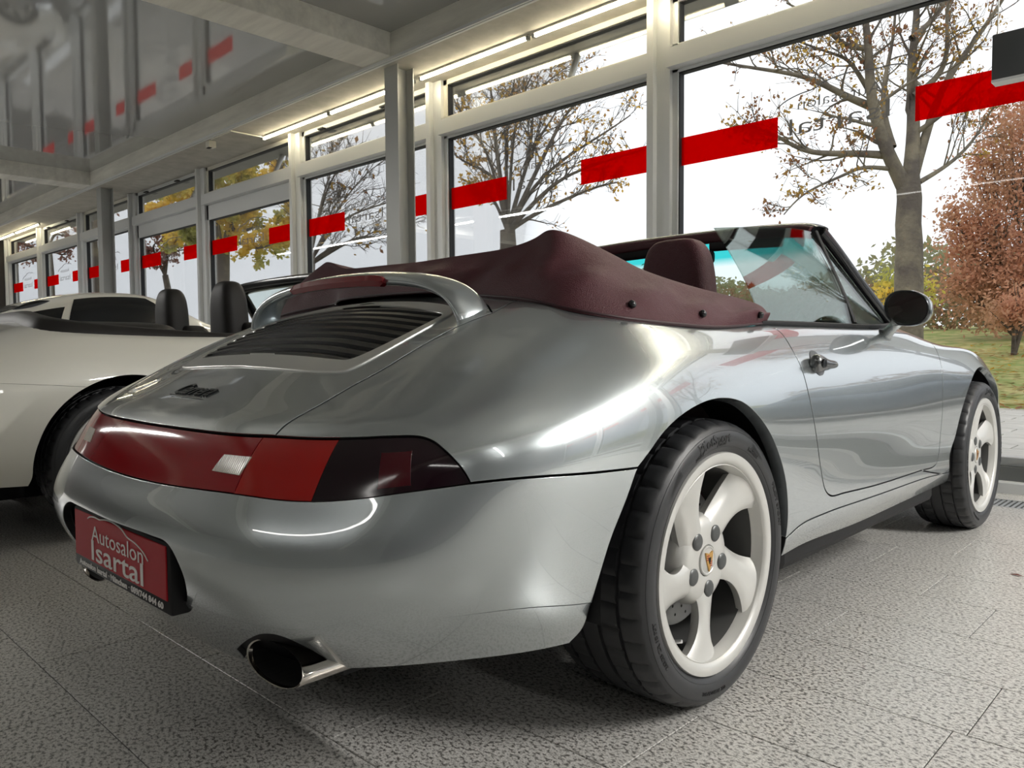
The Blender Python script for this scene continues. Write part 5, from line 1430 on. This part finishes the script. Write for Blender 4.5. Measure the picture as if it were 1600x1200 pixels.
def fan(fork, ends, k=.5, rr=.42, dd=1.0, seed=0):
    rg = random.Random(seed); out = []
    for (x, y) in ends:
        mx_, my_ = fork[0]+(x-fork[0])*.36+rg.gauss(0, 7), fork[1]+(y-fork[1])*.55+rg.gauss(0, 6)
        out.append(([fork, (mx_, my_), (fork[0]+(x-fork[0])*.70+rg.gauss(0, 8), fork[1]+(y-fork[1])*.80+rg.gauss(0, 6)), (x, y)], rg.uniform(-dd, dd)*1.6, rr*rg.uniform(.7, 1.1)))
    return out
ROWAN = grow_tree('rowan_tree', 'bare spreading tree with few yellow leaves, framed by the wide middle window', [(793, 420), (794, 385), (793, 360)],
    fan((793, 362), [(695, 225), (712, 150), (760, 95), (805, 70), (850, 80), (900, 95), (945, 130), (985, 180), (1000, 235), (965, 285), (735, 285), (880, 150), (770, 150)], dd=1.2, seed=2, rr=.30), 15, .17, L_YEL, 2200, .045, 11, M_BARK, 15, 10, .42)
grow_tree('ash_tree', 'leafless vase-shaped tree left of the near steel column', [(478, 470), (480, 440), (482, 412)],
    fan((482, 415), [(478, 235), (520, 225), (560, 235), (600, 250), (640, 290), (655, 340), (440, 260), (590, 360), (540, 300)], dd=1.0, seed=5, rr=.26), 16, .16, L_BRN, 200, .06, 12, M_BARK, 15, 10, .44)
grow_tree('lime_tree', 'yellow-green leafy tree seen through the door bay', [(344, 480), (346, 430), (347, 385)],
    fan((347, 390), [(235, 330), (262, 285), (300, 250), (345, 235), (395, 245), (440, 275), (462, 330), (440, 375), (270, 385), (390, 330), (320, 310)], dd=1.0, seed=8, rr=.30), 22, .24, L_YG, 17000, .070, 13, M_BARKM, 12, 7, .40)
grow_tree('cherry_tree', 'thin tree with faded red leaves behind the far steel column', [(262, 480), (262, 450), (258, 430)],
    fan((258, 432), [(225, 350), (250, 330), (285, 345), (300, 390), (228, 395), (270, 370)], dd=.8, seed=9), 28, .12, L_PINK, 1600, .07, 14, M_BARK, 8, 6, .42)
grow_tree('oak_tree', 'grey mossy tree trunk left of the far steel column', [(146, 480), (145, 420), (142, 370)],
    fan((142, 375), [(110, 300), (140, 270), (175, 280), (195, 320), (120, 350)], dd=.8, seed=10), 24, .20, L_PINK, 500, .07, 15, M_BARKM, 8, 6, .42)
grow_tree('birch_tree', 'dark-limbed bare tree at the far left windows', [(78, 480), (77, 430), (74, 390)],
    fan((74, 395), [(22, 370), (30, 400), (55, 350), (95, 360), (110, 385), (40, 345)], dd=.8, seed=16), 26, .16, L_PINK, 700, .07, 17, M_BARK, 9, 6, .42)
# more trees right of the view; they show mirrored in the silver flank
for (src, x, y, rz, lab) in ((ROWAN, 3.2, 13.5, 1.0, 'bare tree outside right of the view, mirrored in the silver flank'), (MAPLE, 8.5, 13.0, 2.1, 'maple outside far right of the view, mirrored in the silver flank')):
    o = copy_tree(src); o.location = (x, y, lawn_z(y)); o.rotation_euler = (0, 0, rz); tag(o, lab)
# copper beech at the right
def bush(name, label, blobs, leaf, nl, size, seed, stem_px, D, group='shrubs outside the windows', cat='shrub'):
    rng = random.Random(seed); base = P3(*stem_px, D); zb = lawn_z(base.y); root = Vector((base.x, base.y, zb)); T = empty(name, root); tag(T, label, cat, group)
    pts = []; mb = MB(); tot = sum(b_[2]*b_[3] for b_ in blobs)
    for (x, y, rx, ry, dd) in blobs:
        c = P3(x, y, D+dd); k = D/CF
        p0 = Vector((0, 0, 0)); c_r = c-root
        mb.tube([p0, p0.lerp(c_r, .5)+Vector((rng.gauss(0, .1), rng.gauss(0, .1), .1)), c_r], [.06, .035, .012], 6, caps=False)
        for _ in range(7):
            e_ = c_r+Vector((rng.gauss(0, .6)*rx*k, rng.gauss(0, .6)*rx*k, rng.gauss(.2, .6)*ry*k)); mb.tube([p0.lerp(c_r, .6), e_], [.02, .004], 4, caps=False)
        for _ in range(int(nl*rx*ry/tot)):
            u_ = Vector((rng.gauss(0, .62), rng.gauss(0, .62), rng.gauss(0, .62)))
            q = c_r+Vector((u_.x*rx*k, u_.y*rx*k*1.1, u_.z*ry*k))
            if q.z > .02: pts.append(q)
    mb.build('stems', M_BARK, T, smooth=True)
    v, f = leaf_cloud(pts, size, rng); tag(mesh_obj('foliage', v, f, leaf, T), kind='stuff')
    return T
bush('copper_beech', 'large copper-leaved beech at the right edge behind the lawn', [(1580, 215, 38, 40, 0), (1610, 170, 50, 55, .5), (1550, 290, 36, 40, 0), (1598, 300, 45, 50, .6), (1530, 345, 38, 36, 0), (1510, 385, 34, 34, .3), (1560, 385, 45, 45, 0), (1600, 430, 50, 50, -.3), (1540, 440, 45, 36, 0), (1505, 450, 30, 30, 0), (1560, 490, 50, 25, 0), (1640, 300, 50, 110, .5), (1650, 440, 60, 60, 0), (1490, 340, 18, 22, .4), (1535, 250, 22, 24, .2)], L_RED, 24000, .055, 21, (1590, 520), 19, cat='tree', group='trees outside the windows')
bush('rust_shrub', 'low rust-red shrub at the lawn edge, far right', [(1575, 490, 30, 22, 0), (1600, 480, 30, 28, 0)], L_RED, 1500, .05, 22, (1585, 512), 16)
bush('green_shrub', 'yellow-green shrub growing behind the maple trunk', [(1383, 450, 16, 30, 0), (1400, 480, 20, 25, 0), (1445, 460, 16, 30, 0)], L_YG, 700, .055, 23, (1400, 520), 15.5)
# thicket along the top of the lawn
rng = random.Random(41); tv_ = []
for i in range(11000):
    x = rng.uniform(-14, 9); y = 25+rng.uniform(-1.2, 1.2); h = 1.5+1.0*mnoise.noise(Vector((x*.5, 1, 0)))+.5*mnoise.noise(Vector((x*1.7, 5, 0)))
    tv_.append((x, y, lawn_z(y)+max(.15, h)*rng.random()**.85))
v, f = leaf_cloud(tv_, .10, rng); tag(mesh_obj('thicket', v, f, leafmat('olive_and_russet_leaves', (.26, .24, .12), (.34, .19, .12), .5)), 'olive and russet thicket along the top of the lawn', 'shrubs', kind='stuff')
# distant belt of trees, mild haze put into the leaf colour
rng = random.Random(31); pts = []
for i in range(26000):
    x = rng.uniform(-110, 14); yb = 62+rng.uniform(-3, 3); h = 6.0+3.0*mnoise.noise(Vector((x*.09, 3, 0)))+1.2*mnoise.noise(Vector((x*.35, 7, 0)))
    pts.append((x, yb, lawn_z(60)-1.2+max(0, h)*rng.random()**.8))
v, f = leaf_cloud(pts, .30, rng); HB = mesh_obj('distant_tree_belt', v, f, L_HEDGE)
tag(HB, 'hazy belt of distant trees along the horizon beyond the lawn', 'trees', kind='stuff')
# fallen leaves on the lawn and by the paving
pts = []
for i in range(5200):
    x = rng.uniform(-9, 6); y = 10.3+9*rng.random()**1.3; pts.append((x, y, (lawn_z(y) if y > 10.6 else -.08)+.03))
v, f = leaf_cloud(pts, .06, rng, True); tag(mesh_obj('fallen_leaves', v, f, L_BRN), 'brown and orange fallen leaves scattered over the lawn', 'leaves', kind='stuff')
